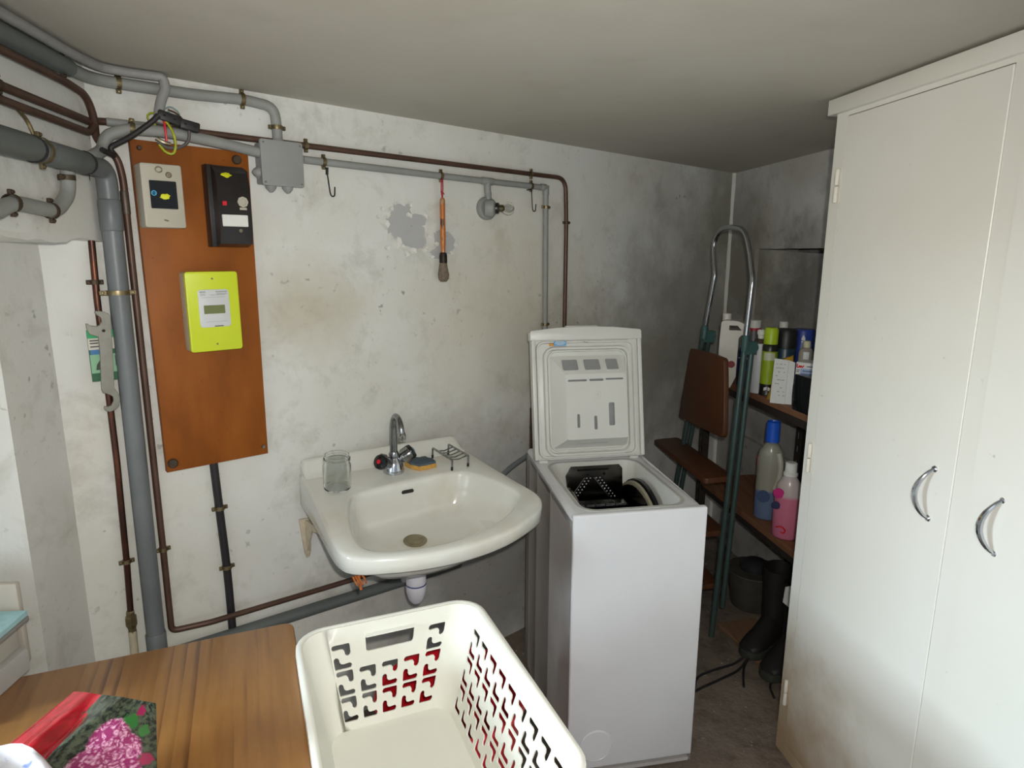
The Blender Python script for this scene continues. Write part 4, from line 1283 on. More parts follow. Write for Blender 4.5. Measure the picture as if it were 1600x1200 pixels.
for i in range(20):
    for j in range(12): bm.faces.new((gg[i][j], gg[i + 1][j], gg[i + 1][j + 1], gg[i][j + 1]))
r_ = bmesh.ops.extrude_face_region(bm, geom=list(bm.faces))
for v in r_['geom']:
    if isinstance(v, bmesh.types.BMVert): v.co.z = min(v.co.z - 0.007, 0.7505 + 0.1115)
tag(obj('cleaning_cloth', bm, plain('pale_blue_cloth', (172, 212, 216), 0.9, var=0.10, scale=60, bump=0.4), angle=60), 'pale blue folded cloth on top of the white storage box', 'cloth')

# ================================================================ ELECTRICAL BOARD
CAM_SCALED = True
eb = thing('meter_board', 'orange brown plywood meter board screwed to the wall', 'board', WB(2.955, 0.941))
part('plywood', M_BOARD, eb, lambda bm: prism(bm, [(-3.108, 1.857), (-2.803, 1.853), (-2.808, 0.940), (-3.102, 0.943)], 0.008, 0.028, frame(WB(0, 0), A, ZU, NB), 0.001))
for (u, z, r, mm) in ((2.838, 1.830, 0.013, M_DARKCLIP), (3.086, 0.968, 0.014, M_DARKCLIP), (2.823, 0.966, 0.006, M_SCREW), (3.088, 1.836, 0.006, M_DARKCLIP)):
    def f(bm):
        lathe(bm, [(r, 0.0275), (r, 0.034), (r * 0.8, 0.037), (0, 0.0375)], 16, MB(u, z))
        box(bm, (-r * 0.7, -0.0012, 0.0372), (r * 0.7, 0.0012, 0.0382), MB(u, z))
    part('fixing_screw', mm, eb, f)
# cut-out box (grey)
sw = thing('fuse_box', 'beige switch box with black window at the top left of the meter board', 'fuse box', WB(3.05, 1.632, 0.028))
MS = MB(3.055, 1.715, 0.0287)
def f(bm):
    prism(bm, rrect(-0.050, -0.084, 0.050, 0.079, 0.006, 3), 0.0, 0.057, MS, 0.004)
part('case', M_BEIGE, sw, f)
part('window', M_BLKGL, sw, lambda bm: prism(bm, rrect(-0.032, -0.035, 0.033, 0.036, 0.002, 2), 0.0565, 0.0585, MS))
def f(bm): lathe(bm, [(0.0045, 0.0586), (0.0045, 0.0592), (0.0068, 0.0592), (0.0068, 0.0586)], 20, MS @ Matrix.Translation((-0.023, 0.004, 0)))
rg = part('neutral_ring', M_BLUE, sw, f)
text('neutral_letter', 'N', 0.009, MS @ Matrix.Translation((-0.023, 0.004, 0.0587)), M_BLUE, sw)
def splat(M0, r, seed):
    rs = random.Random(seed)
    p = [(r * (1 + rs.uniform(-.25, .3)) * math.cos(2 * PI * i / 16) * 1.15, r * (0.75 + rs.uniform(-.15, .15)) * math.sin(2 * PI * i / 16)) for i in range(16)]
    return lambda bm: prism(bm, p, 0, 0.003, M0, 0.001)
part('wax_seal', M_SEALY, sw, splat(MS @ Matrix.Translation((0.003, -0.004, 0.0585)), 0.0105, 1))
def f(bm):
    tube(bm, [(-0.006 + 0.008 * math.cos(t * .5), 0.064 + 0.007 * math.sin(t * .5), 0.058) for t in range(13)], 0.0016, 6, MS, closed=False)
part('wire_loop', M_SCREW, sw, f)
part('screw', M_SCREW, sw, lambda bm: lathe(bm, [(0, 0.0595), (0.006, 0.059), (0.008, 0.057)], 14, MS @ Matrix.Translation((0.017, 0.052, 0))))
part('screw', M_SCREW, sw, lambda bm: tube(bm, [(-0.004, -0.064, 0.0575), (0.006, -0.066, 0.0575)], 0.002, 6, MS))
# black breaker
bk = thing('circuit_breaker', 'tall black circuit breaker at the top right of the meter board', 'circuit breaker', WB(2.88, 1.583, 0.028))
MK = MB(2.878, 1.695, 0.0287)
def f(bm):
    prism(bm, [(-0.058, -0.112), (0.044, -0.112), (0.056, -0.090), (0.056, 0.100), (0.046, 0.108), (-0.058, 0.112)], 0.0, 0.038, MK, 0.003)
    # raised block with a sloping top
    prism(bm, [(-0.112, 0.036), (-0.104, 0.070), (-0.075, 0.078), (0.052, 0.078), (0.090, 0.066), (0.110, 0.036)], -0.046, 0.044, MK @ frame(V((0, 0, 0)), V((0, 1, 0)), V((0, 0, 1)), V((1, 0, 0))), 0.003)
part('case', M_BLK, bk, f)
part('wax_seal', M_SEALY, bk, splat(MK @ Matrix.Translation((-0.016, 0.082, 0.068)) @ Matrix.Rotation(-0.6, 4, 'X'), 0.0105, 2))
part('red_button', M_RED, bk, lambda bm: box(bm, (-0.036, 0.000, 0.0775), (-0.025, 0.012, 0.0835), MK, 0.001, 1))
def f(bm):
    lathe(bm, [(0.015, 0.0775), (0.015, 0.081), (0.009, 0.081), (0.008, 0.079), (0, 0.079)], 8, MK @ Matrix.Translation((0.020, 0.012, 0)))
    box(bm, (0.010, -0.010, 0.0775), (0.030, -0.003, 0.081), MK, 0.001, 1)
part('rating_dial', M_BEIGE, bk, f)
part('white_switch', M_WHITEPL, bk, lambda bm: box(bm, (-0.040, -0.056, 0.0775), (0.030, -0.024, 0.084), MK, 0.0015, 1))
part('screw', M_SCREW, bk, lambda bm: lathe(bm, [(0.005, 0.0775), (0.005, 0.0795), (0, 0.080)], 12, MK @ Matrix.Translation((0.009, -0.067, 0))))
# lime meter
mt = thing('electricity_meter', 'lime green electricity meter with a small grey display panel', 'meter', WB(2.95, 1.29, 0.028))
MT = MB(2.950, 1.403, 0.0287)
part('case', M_METERSIDE, mt, lambda bm: prism(bm, rrect(-0.071, -0.113, 0.071, 0.111, 0.008, 3), 0, 0.043, MT, 0.003))
part('front_cover', M_LIME, mt, lambda bm: prism(bm, rrect(-0.071, -0.113, 0.071, 0.112, 0.008, 3), 0.0432, 0.052, MT, 0.003))
part('face_plate', M_METERFACE, mt, lambda bm: prism(bm, rrect(-0.042, -0.044, 0.042, 0.062, 0.008, 4), 0.0515, 0.0545, MT, 0.0012))
part('display', M_LCD, mt, lambda bm: box(bm, (-0.029, -0.006, 0.0545), (0.028, 0.018, 0.0552), MT))
def f(bm):
    box(bm, (-0.004, -0.0425, 0.0545), (0.020, -0.040, 0.0552), MT)
part('dark_label', M_INK, mt, f)
def f(bm):                                        # the print is too small to read in the photograph
    rm = random.Random(2)
    for y, x0, x1, h_ in ((0.0555, -0.037, -0.024, 0.004), (0.0555, 0.006, 0.036, 0.0035), (0.0500, 0.008, 0.036, 0.002), (0.0495, -0.036, -0.022, 0.0016), (0.0468, -0.010, 0.030, 0.0016), (0.0462, -0.036, -0.024, 0.0014)):
        x = x0
        while x < x1:
            w_ = rm.uniform(0.0012, 0.0032)
            box(bm, (x, y - h_ / 2, 0.0545), (x + w_, y + h_ / 2, 0.0549), MT)
            x += w_ + 0.0008
part('small_print', M_INKL, mt, f, smooth=False)['kind'] = 'stuff'
for y, x0 in ((-0.029, -0.026), (0.040, -0.034)): part('panel_line', M_INKL, mt, lambda bm: box(bm, (x0, y, 0.0545), (0.031, y + 0.0007, 0.0549), MT))
for y in (0.092, -0.093): part('cover_screw', M_SCREW, mt, lambda bm: lathe(bm, [(0.0028, 0.0515), (0.0028, 0.0528), (0, 0.053)], 10, MT @ Matrix.Translation((0.000, y, 0))))
# grey junction box
jb = thing('junction_box', 'grey square junction box where the conduits meet above the meter board', 'junction box', WB(2.71, 1.76, 0.01))
MJ = MB(2.709, 1.829, 0.0)
part('box_case', M_BOX, jb, lambda bm: prism(bm, rrect(-0.063, -0.061, 0.063, 0.057, 0.005, 3), 0.0, 0.040, MJ, 0.002))
def f(bm):
    prism(bm, rrect(-0.065, -0.065, 0.065, 0.066, 0.006, 3), 0.0402, 0.050, MJ, 0.002)
    lathe(bm, [(0.003, 0.0505), (0.0015, 0.0505), (0, 0.049)], 10, MJ @ Matrix.Translation((0, 0.003, 0)))
jl = part('box_lid', M_BOX, jb, f)
for x in (-0.056, 0.056):
    for y in (-0.056, 0.056): part('lid_screw', M_SCREW, jl, lambda bm: lathe(bm, [(0.003, 0.050), (0.003, 0.0512), (0, 0.0515)], 8, MJ @ Matrix.Translation((x, y, 0))))
for (x, y, dx_, dy_) in ((-0.030, -0.064, 0, -1), (0.022, -0.064, 0, -1), (-0.064, -0.028, -1, 0), (-0.064, 0.030, -1, 0), (0.064, 0.022, 1, 0), (0.001, 0.064, 0, 1)):
    part('cable_gland', M_BOX, jb, lambda bm: lathe(bm, [(0.017, -0.001), (0.016, 0.006), (0.010, 0.014), (0.004, 0.019), (0, 0.019)], 14, MJ @ frame(V((x, y, 0.022)), V((0, 0, 1)), V((dx_, dy_, 0)).cross(V((0, 0, 1))), V((dx_, dy_, 0)))))

# ================================================================ PIPES AND CONDUITS
def pipe(name, pts, r, mat, label, cat, rad=0.03, n=14):
    bm = bmesh.new()
    tube(bm, fillet(pts, rad), r, n)
    return tag(obj(name, bm, mat, angle=60), label, cat)
def sleeve(par, a, b, r, mat, name='sleeve'):
    return part(name, mat, par, lambda bm: tube(bm, [a, a.lerp(b, .04), b.lerp(a, .04), b], [r * .93, r, r, r * .93], 18), angle=60)

# big grey waste pipe: along the left wall, round the corner, down
bo = 0.036
bp = pipe('waste_pipe', [WL(2.3, 1.776, bo), WL(0.18, 1.775, bo), WB(3.172, 1.775, bo), WB(3.172, 1.70, bo), WB(3.184, FLOOR_PRE, bo)], 0.0245, M_PVC, 'thick grey plastic waste pipe turning down in the left corner', 'pipe', [0.02, 0.075, 0.05], 20)
sleeve(bp, WL(1.2, 1.776, bo), WL(0.345, 1.776, bo), 0.0275, M_PVCD, 'pipe_sleeve')
sleeve(bp, WL(0.29, 1.775, bo), WL(0.13, 1.775, bo), 0.0270, M_PVCD, 'pipe_sleeve')
for v0 in (0.345, 0.130): part('gap_shade_ring', M_BLACKCB, bp, lambda bm: tube(bm, [WL(v0 + 0.001, 1.7755, bo), WL(v0 - 0.010, 1.7755, bo)], [0.0285, 0.0262], 20))  # black rings painted in for the shade of the sleeve end gaps
sleeve(bp, WB(3.172, 1.700, bo), WB(3.1725, 1.620, bo), 0.0270, M_PVC, 'pipe_socket')
sleeve(bp, WB(3.180, 0.47, bo), WB(3.180, 0.38, bo), 0.0275, M_PVC, 'pipe_socket')
clip(bp, WL(0.318, 1.776, bo), B, NL, 0.0255, M_BRASS, ear=0.012)
clip(bp, WB(3.176, 1.462, bo), ZU, NB, 0.0252, M_BRASS, ear=0.018)
part('clip_stem', M_BRASS, bp, lambda bm: tube(bm, fillet([WL(0.318, 1.800, 0.03), WL(0.322, 1.835, 0.022), WL(0.36, 1.862, 0.015), WL(0.40, 1.868, 0.012)], 0.02), 0.004, 8))

# small conduit hooking under the waste pipe on the left wall
lc = pipe('grey_conduit', [WL(0.72, 1.585, 0.02), WL(0.475, 1.640, 0.02), WL(0.41, 1.664, 0.02), WL(0.25, 1.655, 0.02), WL(0.188, 1.700, 0.02), WL(0.184, 1.748, 0.022)], 0.0155, M_COND, 'short grey conduit bending up to the waste pipe low on the left wall', 'conduit', 0.045)
for (v, z, t) in ((0.415, 1.662, B), (0.275, 1.656, B), (0.188, 1.735, ZU)): clip(lc, WL(v, z, 0.02), t, NL, 0.0157, M_DARKCLIP)

# top conduit under the ceiling
tc_ = pipe('grey_conduit', [WL(2.3, 1.972, 0.026), WL(0.12, 1.987, 0.022), WB(3.17, 1.990, 0.022), WB(2.94, 1.992, 0.02), WB(2.80, 2.000, 0.02), WB(2.712, 1.992, 0.02), WB(2.708, 1.93, 0.02), WB(2.708, 1.893, 0.02)], 0.0150, M_COND, 'grey conduit under the ceiling ending on top of the junction box', 'conduit', [0.05, 0.05, 0.03, 0.03, 0.06, 0.02])
sleeve(tc_, WL(1.2, 1.980, 0.026), WL(0.124, 1.987, 0.024), 0.0205, M_PVCD, 'conduit_sleeve')
for (u, z, t) in ((3.119, 1.992, A), (2.806, 2.000, A), (2.708, 1.935, ZU)): clip(tc_, WB(u, z, 0.02), t, NB, 0.0152)
clip(tc_, WL(0.15, 1.985, 0.022), B, NL, 0.0155, M_DARKCLIP)

# loose cable along the ceiling, dropping to the connectors
cb = pipe('grey_cable', [WL(2.3, 2.004, 0.046), WL(0.14, 2.012, 0.046), WB(3.16, 2.016, 0.046), WB(3.10, 2.016, 0.040), WB(3.02, 2.017, 0.050), WB(3.014, 2.000, 0.051), WB(3.032, 1.95, 0.051), WB(3.042, 1.900, 0.053)], 0.0110, M_CABLE, 'grey sheathed cable hugging the ceiling and hanging down by the meter board', 'cable', [0.05, 0.05, 0.03, 0.02, 0.02, 0.03])
part('sheath', M_CABLE, cb, lambda bm: tube(bm, fillet([WB(3.018, 2.006, 0.051), WB(3.016, 1.99, 0.051), WB(3.033, 1.95, 0.051), WB(3.042, 1.90, 0.053)], 0.02), 0.0128, 12))

# conduit behind the board up to the junction box
c2 = pipe('grey_conduit', [WL(0.10, 1.792, 0.036), WL(0.035, 1.818, 0.040), WB(3.165, 1.855, 0.046), WB(3.11, 1.879, 0.045), WB(3.02, 1.882, 0.044), WB(2.89, 1.871, 0.038), WB(2.772, 1.857, 0.030)], 0.0150, M_COND, 'curved grey conduit from the waste pipe to the left of the junction box', 'conduit', 0.04)
clip(c2, WB(3.105, 1.879, 0.045), A * 0.95 - ZU * 0.1, NB, 0.0152)

# conduit from the junction box across the wall and down, with the tee for the lamp
c3 = pipe('grey_conduit', [WB(2.645, 1.852, 0.018), WB(2.1, 1.845, 0.018), WB(1.560, 1.841, 0.018), WB(1.549, 1.10, 0.018)], 0.0118, M_COND, 'long grey conduit running right from the junction box, then down behind the washing machine', 'conduit', 0.012)
for (u, z, t) in ((2.562, 1.851, A), (2.104, 1.8455, A), (1.647, 1.842, A), (1.5575, 1.762, ZU), (1.552, 1.265, ZU)): clip(c3, WB(u, z, 0.018), t, NB, 0.0120)
sleeve(c3, WB(1.910, 1.8435, 0.018), WB(1.852, 1.8432, 0.018), 0.0142, M_COND, 'conduit_tee')
part('conduit_tee', M_COND, c3, lambda bm: tube(bm, [WB(1.881, 1.840, 0.018), WB(1.880, 1.800, 0.018)], 0.0135, 14))
sleeve(c3, WB(1.590, 1.842, 0.018), WB(1.560, 1.842, 0.018), 0.0138, M_COND, 'conduit_elbow')
sleeve(c3, WB(1.5585, 1.850, 0.018), WB(1.5585, 1.812, 0.018), 0.0138, M_COND, 'conduit_elbow')

# wall lamp
lp = thing('wall_lamp', 'round grey wall lamp with a bare clear bulb hanging from the conduit tee', 'lamp', WB(1.878, 1.70))
part('drop_pipe', M_COND, lp, lambda bm: tube(bm, [WB(1.880, 1.806, 0.018), WB(1.878, 1.78, 0.018)], 0.0105, 12))
LA = (A * 0.66 + NB * 0.72 - ZU * 0.02).normalized()
lx = LA.cross(ZU).normalized(); LMX = frame(WB(1.882, 1.742, 0.028), lx, LA.cross(lx), LA)
def f(bm):
    lathe(bm, [(0, -0.001), (0.042, -0.001), (0.044, 0.004), (0.044, 0.020), (0.040, 0.026), (0, 0.026)], 28, MB(1.880, 1.742, 0.0))
    lathe(bm, [(0.032, -0.012), (0.034, 0.012), (0.031, 0.020), (0.022, 0.026), (0.0, 0.026)], 24, LMX)
    lathe(bm, [(0.014, 0), (0.014, 0.03), (0, 0.03)], 12, frame(WB(1.878, 1.772, 0.018), A, -NB, ZU))
part('lamp_base', M_COND, lp, f)
sk_ = part('lamp_socket', M_BLK, lp, lambda bm: lathe(bm, [(0.021, 0.024), (0.0215, 0.036), (0.019, 0.040), (0, 0.040)], 20, LMX))
part('bulb', M_BULB, lp, lambda bm: lathe(bm, [(0, 0.036), (0.013, 0.036), (0.0145, 0.048), (0.021, 0.058), (0.0255, 0.072), (0.0235, 0.086), (0.015, 0.096), (0, 0.100)], 24, LMX))
part('bulb_cap', M_BRASS, lp, lambda bm: lathe(bm, [(0, 0.0405), (0.0105, 0.0405), (0.0105, 0.058), (0.004, 0.064), (0, 0.064)], 14, LMX))

# copper pipes
pA = pipe('copper_pipe', [WL(2.3, 1.886, 0.016), WL(0.03, 1.886, 0.016), WB(3.170, 1.8935, 0.016), WB(2.95, 1.896, 0.015), WB(2.0, 1.8915, 0.015), WB(1.436, 1.889, 0.015), WB(1.426, 1.70, 0.015), WB(1.419, 0.60, 0.015)], 0.0092, M_BROWN, 'brown copper pipe running the length of the wall above the grey conduit', 'pipe', [0.05, 0.04, 0.05, 0.05, 0.055, 0.05])
sleeve(pA, WB(3.155, 1.8938, 0.016), WB(3.055, 1.8948, 0.016), 0.0103, M_COND, 'grey_sleeve')
for (u, z, t) in ((2.617, 1.8945, A), (1.644, 1.890, A), (1.4262, 1.703, ZU)): clip(pA, WB(u, z, 0.015), t, NB, 0.0094, M_BRASS if u > 1.5 else M_DARKCLIP)
clip(pA, WL(0.402, 1.886, 0.016), B, NL, 0.0094, M_DARKCLIP)

pB = pipe('copper_pipe', [WL(2.3, 1.953, 0.030), WL(0.16, 1.949, 0.030), WL(0.065, 1.940, 0.030), WB(3.184, 1.892, 0.040), WB(3.182, 1.845, 0.013), WB(3.140, 1.815, 0.016), WB(3.130, 1.760, 0.016), WB(3.131, 1.69, 0.016), WB(3.132, 0.70, 0.016), WB(3.134, 0.447, 0.020), WB(3.03, 0.442, 0.040), WB(2.559, 0.412, 0.040), WB(1.75, 0.380, 0.040)], 0.0092, M_BROWN, 'brown copper pipe snaking round the corner and down beside the meter board', 'pipe', [0.05, 0.05, 0.05, 0.03, 0.04, 0.03, 0.03, 0.05, 0.018, 0.02, 0.02])
clip(pB, WB(3.132, 0.710, 0.016), ZU, NB, 0.0094, M_BRASS)
sleeve(pB, WB(3.1315, 1.725, 0.017), WB(3.131, 1.665, 0.016), 0.0105, M_IRON, 'pipe_coupling')
pC = pipe('copper_pipe', [WL(2.3, 1.860, 0.016), WL(0.05, 1.857, 0.020), WB(3.184, 1.880, 0.036)], 0.0088, M_BROWN, 'lowest brown pipe on the left wall, joining the bent one at the corner', 'pipe', 0.02)
pD = pipe('copper_pipe', [WB(3.212, 1.800, 0.022), WB(3.217, 1.67, 0.02), WB(3.222, 1.45, 0.02), WB(3.222, 1.0, 0.02), WB(3.228, 0.70, 0.02), WB(3.2345, 0.52, 0.02)], 0.0085, M_COPPER, 'bright aged copper pipe hanging left of the waste pipe', 'pipe', 0.08)
for (u, z) in ((3.2225, 1.490), (3.2278, 0.705)): clip(pD, WB(u, z, 0.02), ZU, NB, 0.0087, M_DARKCLIP if z > 1 else M_BRASS)
part('pipe_union', M_BRASS, pD, lambda bm: lathe(bm, [(0.009, 0.555), (0.012, 0.55), (0.012, 0.537), (0.016, 0.535), (0.0165, 0.512), (0.014, 0.508), (0.0115, 0.500), (0.0115, 0.486), (0, 0.486)], 6, Matrix.Translation(WB(3.2345, 0, 0.02))), smooth=False)
part('pipe_tail', plain('ivory_hose', (186, 176, 150), 0.5), pD, lambda bm: tube(bm, [WB(3.2345, 0.49, 0.02), WB(3.237, 0.40, 0.02), WB(3.245, FLOOR_PRE, 0.02)], 0.0112, 12))

# black supply conduit below the board
bl = pipe('black_conduit', [WB(2.972, 0.990, 0.0145), WB(2.966, 0.80, 0.0145), WB(2.958, 0.57, 0.0145), WB(2.961, FLOOR_PRE, 0.0145)], 0.0122, M_BLACKCB, 'black conduit running down the wall from the bottom of the meter board', 'conduit', 0.1)
for z in (0.793, 0.594): clip(bl, WB(2.9645 if z > .7 else 2.9585, z, 0.0145), ZU, NB, 0.0124)
# slanting drain pipe
dp = pipe('drain_pipe', [WB(3.17, 0.378, 0.028), WB(2.66, 0.346, 0.028), WB(2.27, 0.318, 0.028), WB(2.05, 0.305, 0.028)], 0.0205, M_PVCD, 'grey drain pipe slanting behind the table under the washbasin', 'pipe', 0.05)
hs = pipe('drain_hose', [WB(2.25, 0.335, 0.055), WB(2.05, 0.50, 0.08), WB(1.866, 0.675, 0.10), WB(1.753, 0.715, 0.10), WB(1.56, 0.77, 0.12), unscaled(xf(WM, (0.04, 0.69, 0.80))), unscaled(xf(WM, (0.10, 0.612, 0.78)))], 0.0115, M_PVC, 'dark grey drain hose rising from the washbasin waste to the washing machine', 'hose', 0.08)
# tap behind the lid
vt = pipe('water_tap', [WB(1.630, 0.60, 0.02), WB(1.630, 0.90, 0.02)], 0.0085, M_BROWN, 'small brass stop tap on a pipe behind the washing machine lid', 'tap')
part('tap_handle', M_DARKCLIP, vt, lambda bm: lathe(bm, [(0, 0.0), (0.011, 0.0), (0.012, 0.01), (0.016, 0.014), (0.017, 0.026), (0.012, 0.030), (0, 0.031)], 14, frame(WB(1.632, 0.818, 0.025), ZU, (A * -0.5 + NB * 0.86).cross(ZU), (A * -0.5 + NB * 0.86).normalized())))

# black connector blocks and their loose wires
cn = thing('cable_connectors', 'pair of black cable connectors with loose coloured wires above the meter board', 'connector', WB(3.0, 1.88, 0.04))
for (u0, z0, u1, z1) in ((3.045, 1.921, 2.990, 1.908), (2.993, 1.905, 2.944, 1.897)):
    a_, b_ = WB(u0, z0, 0.062), WB(u1, z1, 0.062)
    def f(bm):
        d = (b_ - a_); L = d.length; d.normalize(); up = NB.cross(d)
        box(bm, (0, -0.0125, -0.012), (L, 0.0125, 0.012), frame(a_, d, up, d.cross(up)), 0.004, 2)
        for k in (0.25, 0.7): lathe(bm, [(0.0135, -0.003), (0.0145, 0), (0.0135, 0.003)], 4, frame(a_ + d * L * k, up, d.cross(up), d))
    part('connector_block', M_BLACKCB, cn, f)
M_YG = plain('earth_wire', (180, 186, 30), 0.5, var=0.35, scale=60)
M_GW = plain('grey_wire', (96, 90, 88), 0.5)
M_CW = plain('pale_green_wire', (140, 168, 164), 0.5)
def wire(mat, pts, r=0.0022): part('wire', mat, cn, lambda bm: tube(bm, fillet(pts, 0.02, 5), r, 7))
wire(M_YG, [WB(3.026, 1.905, 0.064), WB(3.012, 1.88, 0.070), WB(3.008, 1.845, 0.070), WB(3.016, 1.822, 0.068), WB(3.034, 1.826, 0.064), WB(3.046, 1.846, 0.058)], 0.0034)
wire(M_RED, [WB(3.030, 1.905, 0.062), WB(3.030, 1.88, 0.066), WB(3.028, 1.855, 0.062)], 0.003)
wire(M_GW, [WB(2.970, 1.892, 0.062), WB(2.972, 1.862, 0.064), WB(2.995, 1.842, 0.064), WB(3.03, 1.838, 0.062), WB(3.05, 1.852, 0.058)], 0.0042)
wire(M_YG, [WB(3.048, 1.895, 0.05), WB(3.064, 1.905, 0.05), WB(3.066, 1.918, 0.05), WB(3.052, 1.926, 0.05), WB(3.044, 1.92, 0.055)], 0.0026)
wire(M_CW, [WB(3.024, 1.938, 0.05), WB(3.008, 1.948, 0.05), WB(2.990, 1.938, 0.05), WB(2.985, 1.926, 0.05), WB(3.002, 1.922, 0.05), WB(3.015, 1.935, 0.05)], 0.0018)
wire(M_BROWN, [WB(3.015, 1.938, 0.05), WB(2.995, 1.932, 0.054), WB(2.978, 1.912, 0.058)], 0.0022)
wire(M_SCREW, [WB(3.050, 1.862, 0.05), WB(3.035, 1.852, 0.056), WB(3.018, 1.85, 0.056)], 0.005)
bkc = pipe('black_cable', [WL(0.09, 1.812, 0.062), WL(0.03, 1.806, 0.066), WB(3.165, 1.824, 0.068), WB(3.11, 1.858, 0.066), WB(3.060, 1.900, 0.074), WB(3.046, 1.916, 0.076)], 0.0068, M_BLACKCB, 'black cable looping from the waste pipe to the cable connectors', 'cable', 0.03, 10)

# ================================================================ THINGS HANGING ON THE WALL
# big flat spanner on the copper pipe and the card behind it
WRN = [(3.236, 1.417), (3.227, 1.418), (3.214, 1.414), (3.206, 1.409), (3.202, 1.398), (3.204, 1.363), (3.206, 1.323), (3.209, 1.269), (3.213, 1.212), (3.208, 1.203), (3.203, 1.191), (3.203, 1.177), (3.207, 1.161), (3.218, 1.152), (3.23, 1.149), (3.239, 1.154), (3.242, 1.161), (3.24, 1.166), (3.233, 1.164), (3.224, 1.166), (3.218, 1.177), (3.218, 1.188), (3.224, 1.194), (3.232, 1.199), (3.24, 1.203), (3.242, 1.211), (3.241, 1.238), (3.237, 1.286), (3.235, 1.326), (3.235, 1.35), (3.243, 1.354), (3.254, 1.359), (3.258, 1.373), (3.259, 1.386), (3.256, 1.387), (3.249, 1.381), (3.236, 1.378), (3.229, 1.381), (3.223, 1.39), (3.224, 1.399), (3.231, 1.406), (3.236, 1.413)]
wr = thing('spanner', 'large flat grey spanner hanging on the copper pipe', 'spanner', WB(3.225, 1.15, 0.05))
part('spanner_body', M_WRENCH, wr, lambda bm: prism(bm, [(-u, z) for u, z in WRN], 0.046, 0.054, frame(WB(0, 0), A, ZU, NB), 0.0012), smooth=False)
part('rivet', M_DARKHOLE, wr, lambda bm: lathe(bm, [(0.004, 0.0538), (0.004, 0.0552), (0, 0.0555)], 12, MB(3.222, 1.366)))
pk = thing('seed_packet', 'green and white packet tucked behind the large spanner', 'packet', WB(3.22, 1.232, 0.032))
MPK = MB(3.2205, 1.300, 0.0335)
PKC = [('packet_body', (40, 96, 60), -0.037, -0.068, 0.037, 0.068, 0, 0.004), ('green_band', (40, 160, 96), -0.037, 0.046, 0.037, 0.068, 0.004, 0.0046), ('white_band', (206, 200, 186), -0.037, 0.016, 0.037, 0.046, 0.004, 0.0046),
       ('blue_picture', (60, 120, 170), -0.034, 0.003, -0.008, 0.016, 0.004, 0.0046), ('pale_green_picture', (136, 184, 146), -0.036, -0.046, 0.037, 0.003, 0.004, 0.0046)]
for nm, c_, x0, y0, x1, y1, z0, z1 in PKC: part(nm, plain(nm, c_, 0.5, var=0.08), pk, lambda bm: box(bm, (x0, y0, z0), (x1, y1, z1), MPK))
part('dark_picture', plain('dark_picture', (70, 74, 60), 0.6), pk, lambda bm: prism(bm, [(-0.026, -0.038), (-0.006, -0.038), (-0.006, -0.006), (-0.015, -0.012), (-0.023, -0.024)], 0.0046, 0.0052, MPK))
def f(bm):
    for y, x1 in ((0.040, 0.018), (0.033, 0.006), (0.024, 0.024)): box(bm, (-0.033, y - 0.0016, 0.0046), (x1 - 0.02, y + 0.0016, 0.0051), MPK)
    box(bm, (0.020, -0.030, 0.0046), (0.0215, -0.002, 0.0050), MPK)
    lathe(bm, [(0.003, 0.0046), (0.003, 0.005), (0.005, 0.005), (0.005, 0.0046)], 10, MPK @ Matrix.Translation((0.027, -0.040, 0)))
part('packet_print', M_INK, pk, f)['kind'] = 'stuff'
# brush
br = thing('paint_brush', 'worn orange handled paint brush hanging from the conduit on a red cord', 'brush', WB(2.103, 1.464, 0.03))
MBR = frame(WB(2.104, 1.464, 0.026), A, -NB, ZU)
part('brush_handle', M_BRUSHWOOD, br, lambda bm: lathe(bm, [(0, 0.104), (0.0085, 0.104), (0.0085, 0.120), (0.0098, 0.135), (0.0105, 0.175), (0.0098, 0.215), (0.0098, 0.285), (0.0092, 0.298), (0.006, 0.303), (0, 0.304)], 18, MBR))
part('ferrule', M_FERRULE, br, lambda bm: lathe(bm, [(0, 0.068), (0.0135, 0.068), (0.0150, 0.072), (0.0148, 0.095), (0.0125, 0.106), (0.009, 0.108), (0, 0.108)], 18, MBR))
def f(bm):
    lathe(bm, [(0.0135, 0.070), (0.0165, 0.050), (0.0205, 0.026), (0.0190, 0.010), (0.012, 0.001), (0, -0.001)], 40, MBR)
    rh = random.Random(4)
    for v in bm.verts: v.co += (A * rh.uniform(-1, 1) + ZU * rh.uniform(-1, 1) + NB * rh.uniform(-1, 1)) * 0.0009
part('bristles', M_HAIR, br, f)
def f(bm):
    tube(bm, fillet([WB(2.103, 1.757, 0.026), WB(2.108, 1.790, 0.026), WB(2.112, 1.828, 0.033), WB(2.1055, 1.834, 0.033), WB(2.102, 1.80, 0.028), WB(2.1035, 1.757, 0.026)], 0.006), 0.0022, 7)
    for s in (-1, 1): tube(bm, [WB(2.104, 1.790, 0.028), WB(2.104 + s * 0.008, 1.784 + s * 0.004, 0.028)], 0.0018, 6)
part('hanging_cord', M_REDCORD, br, f)
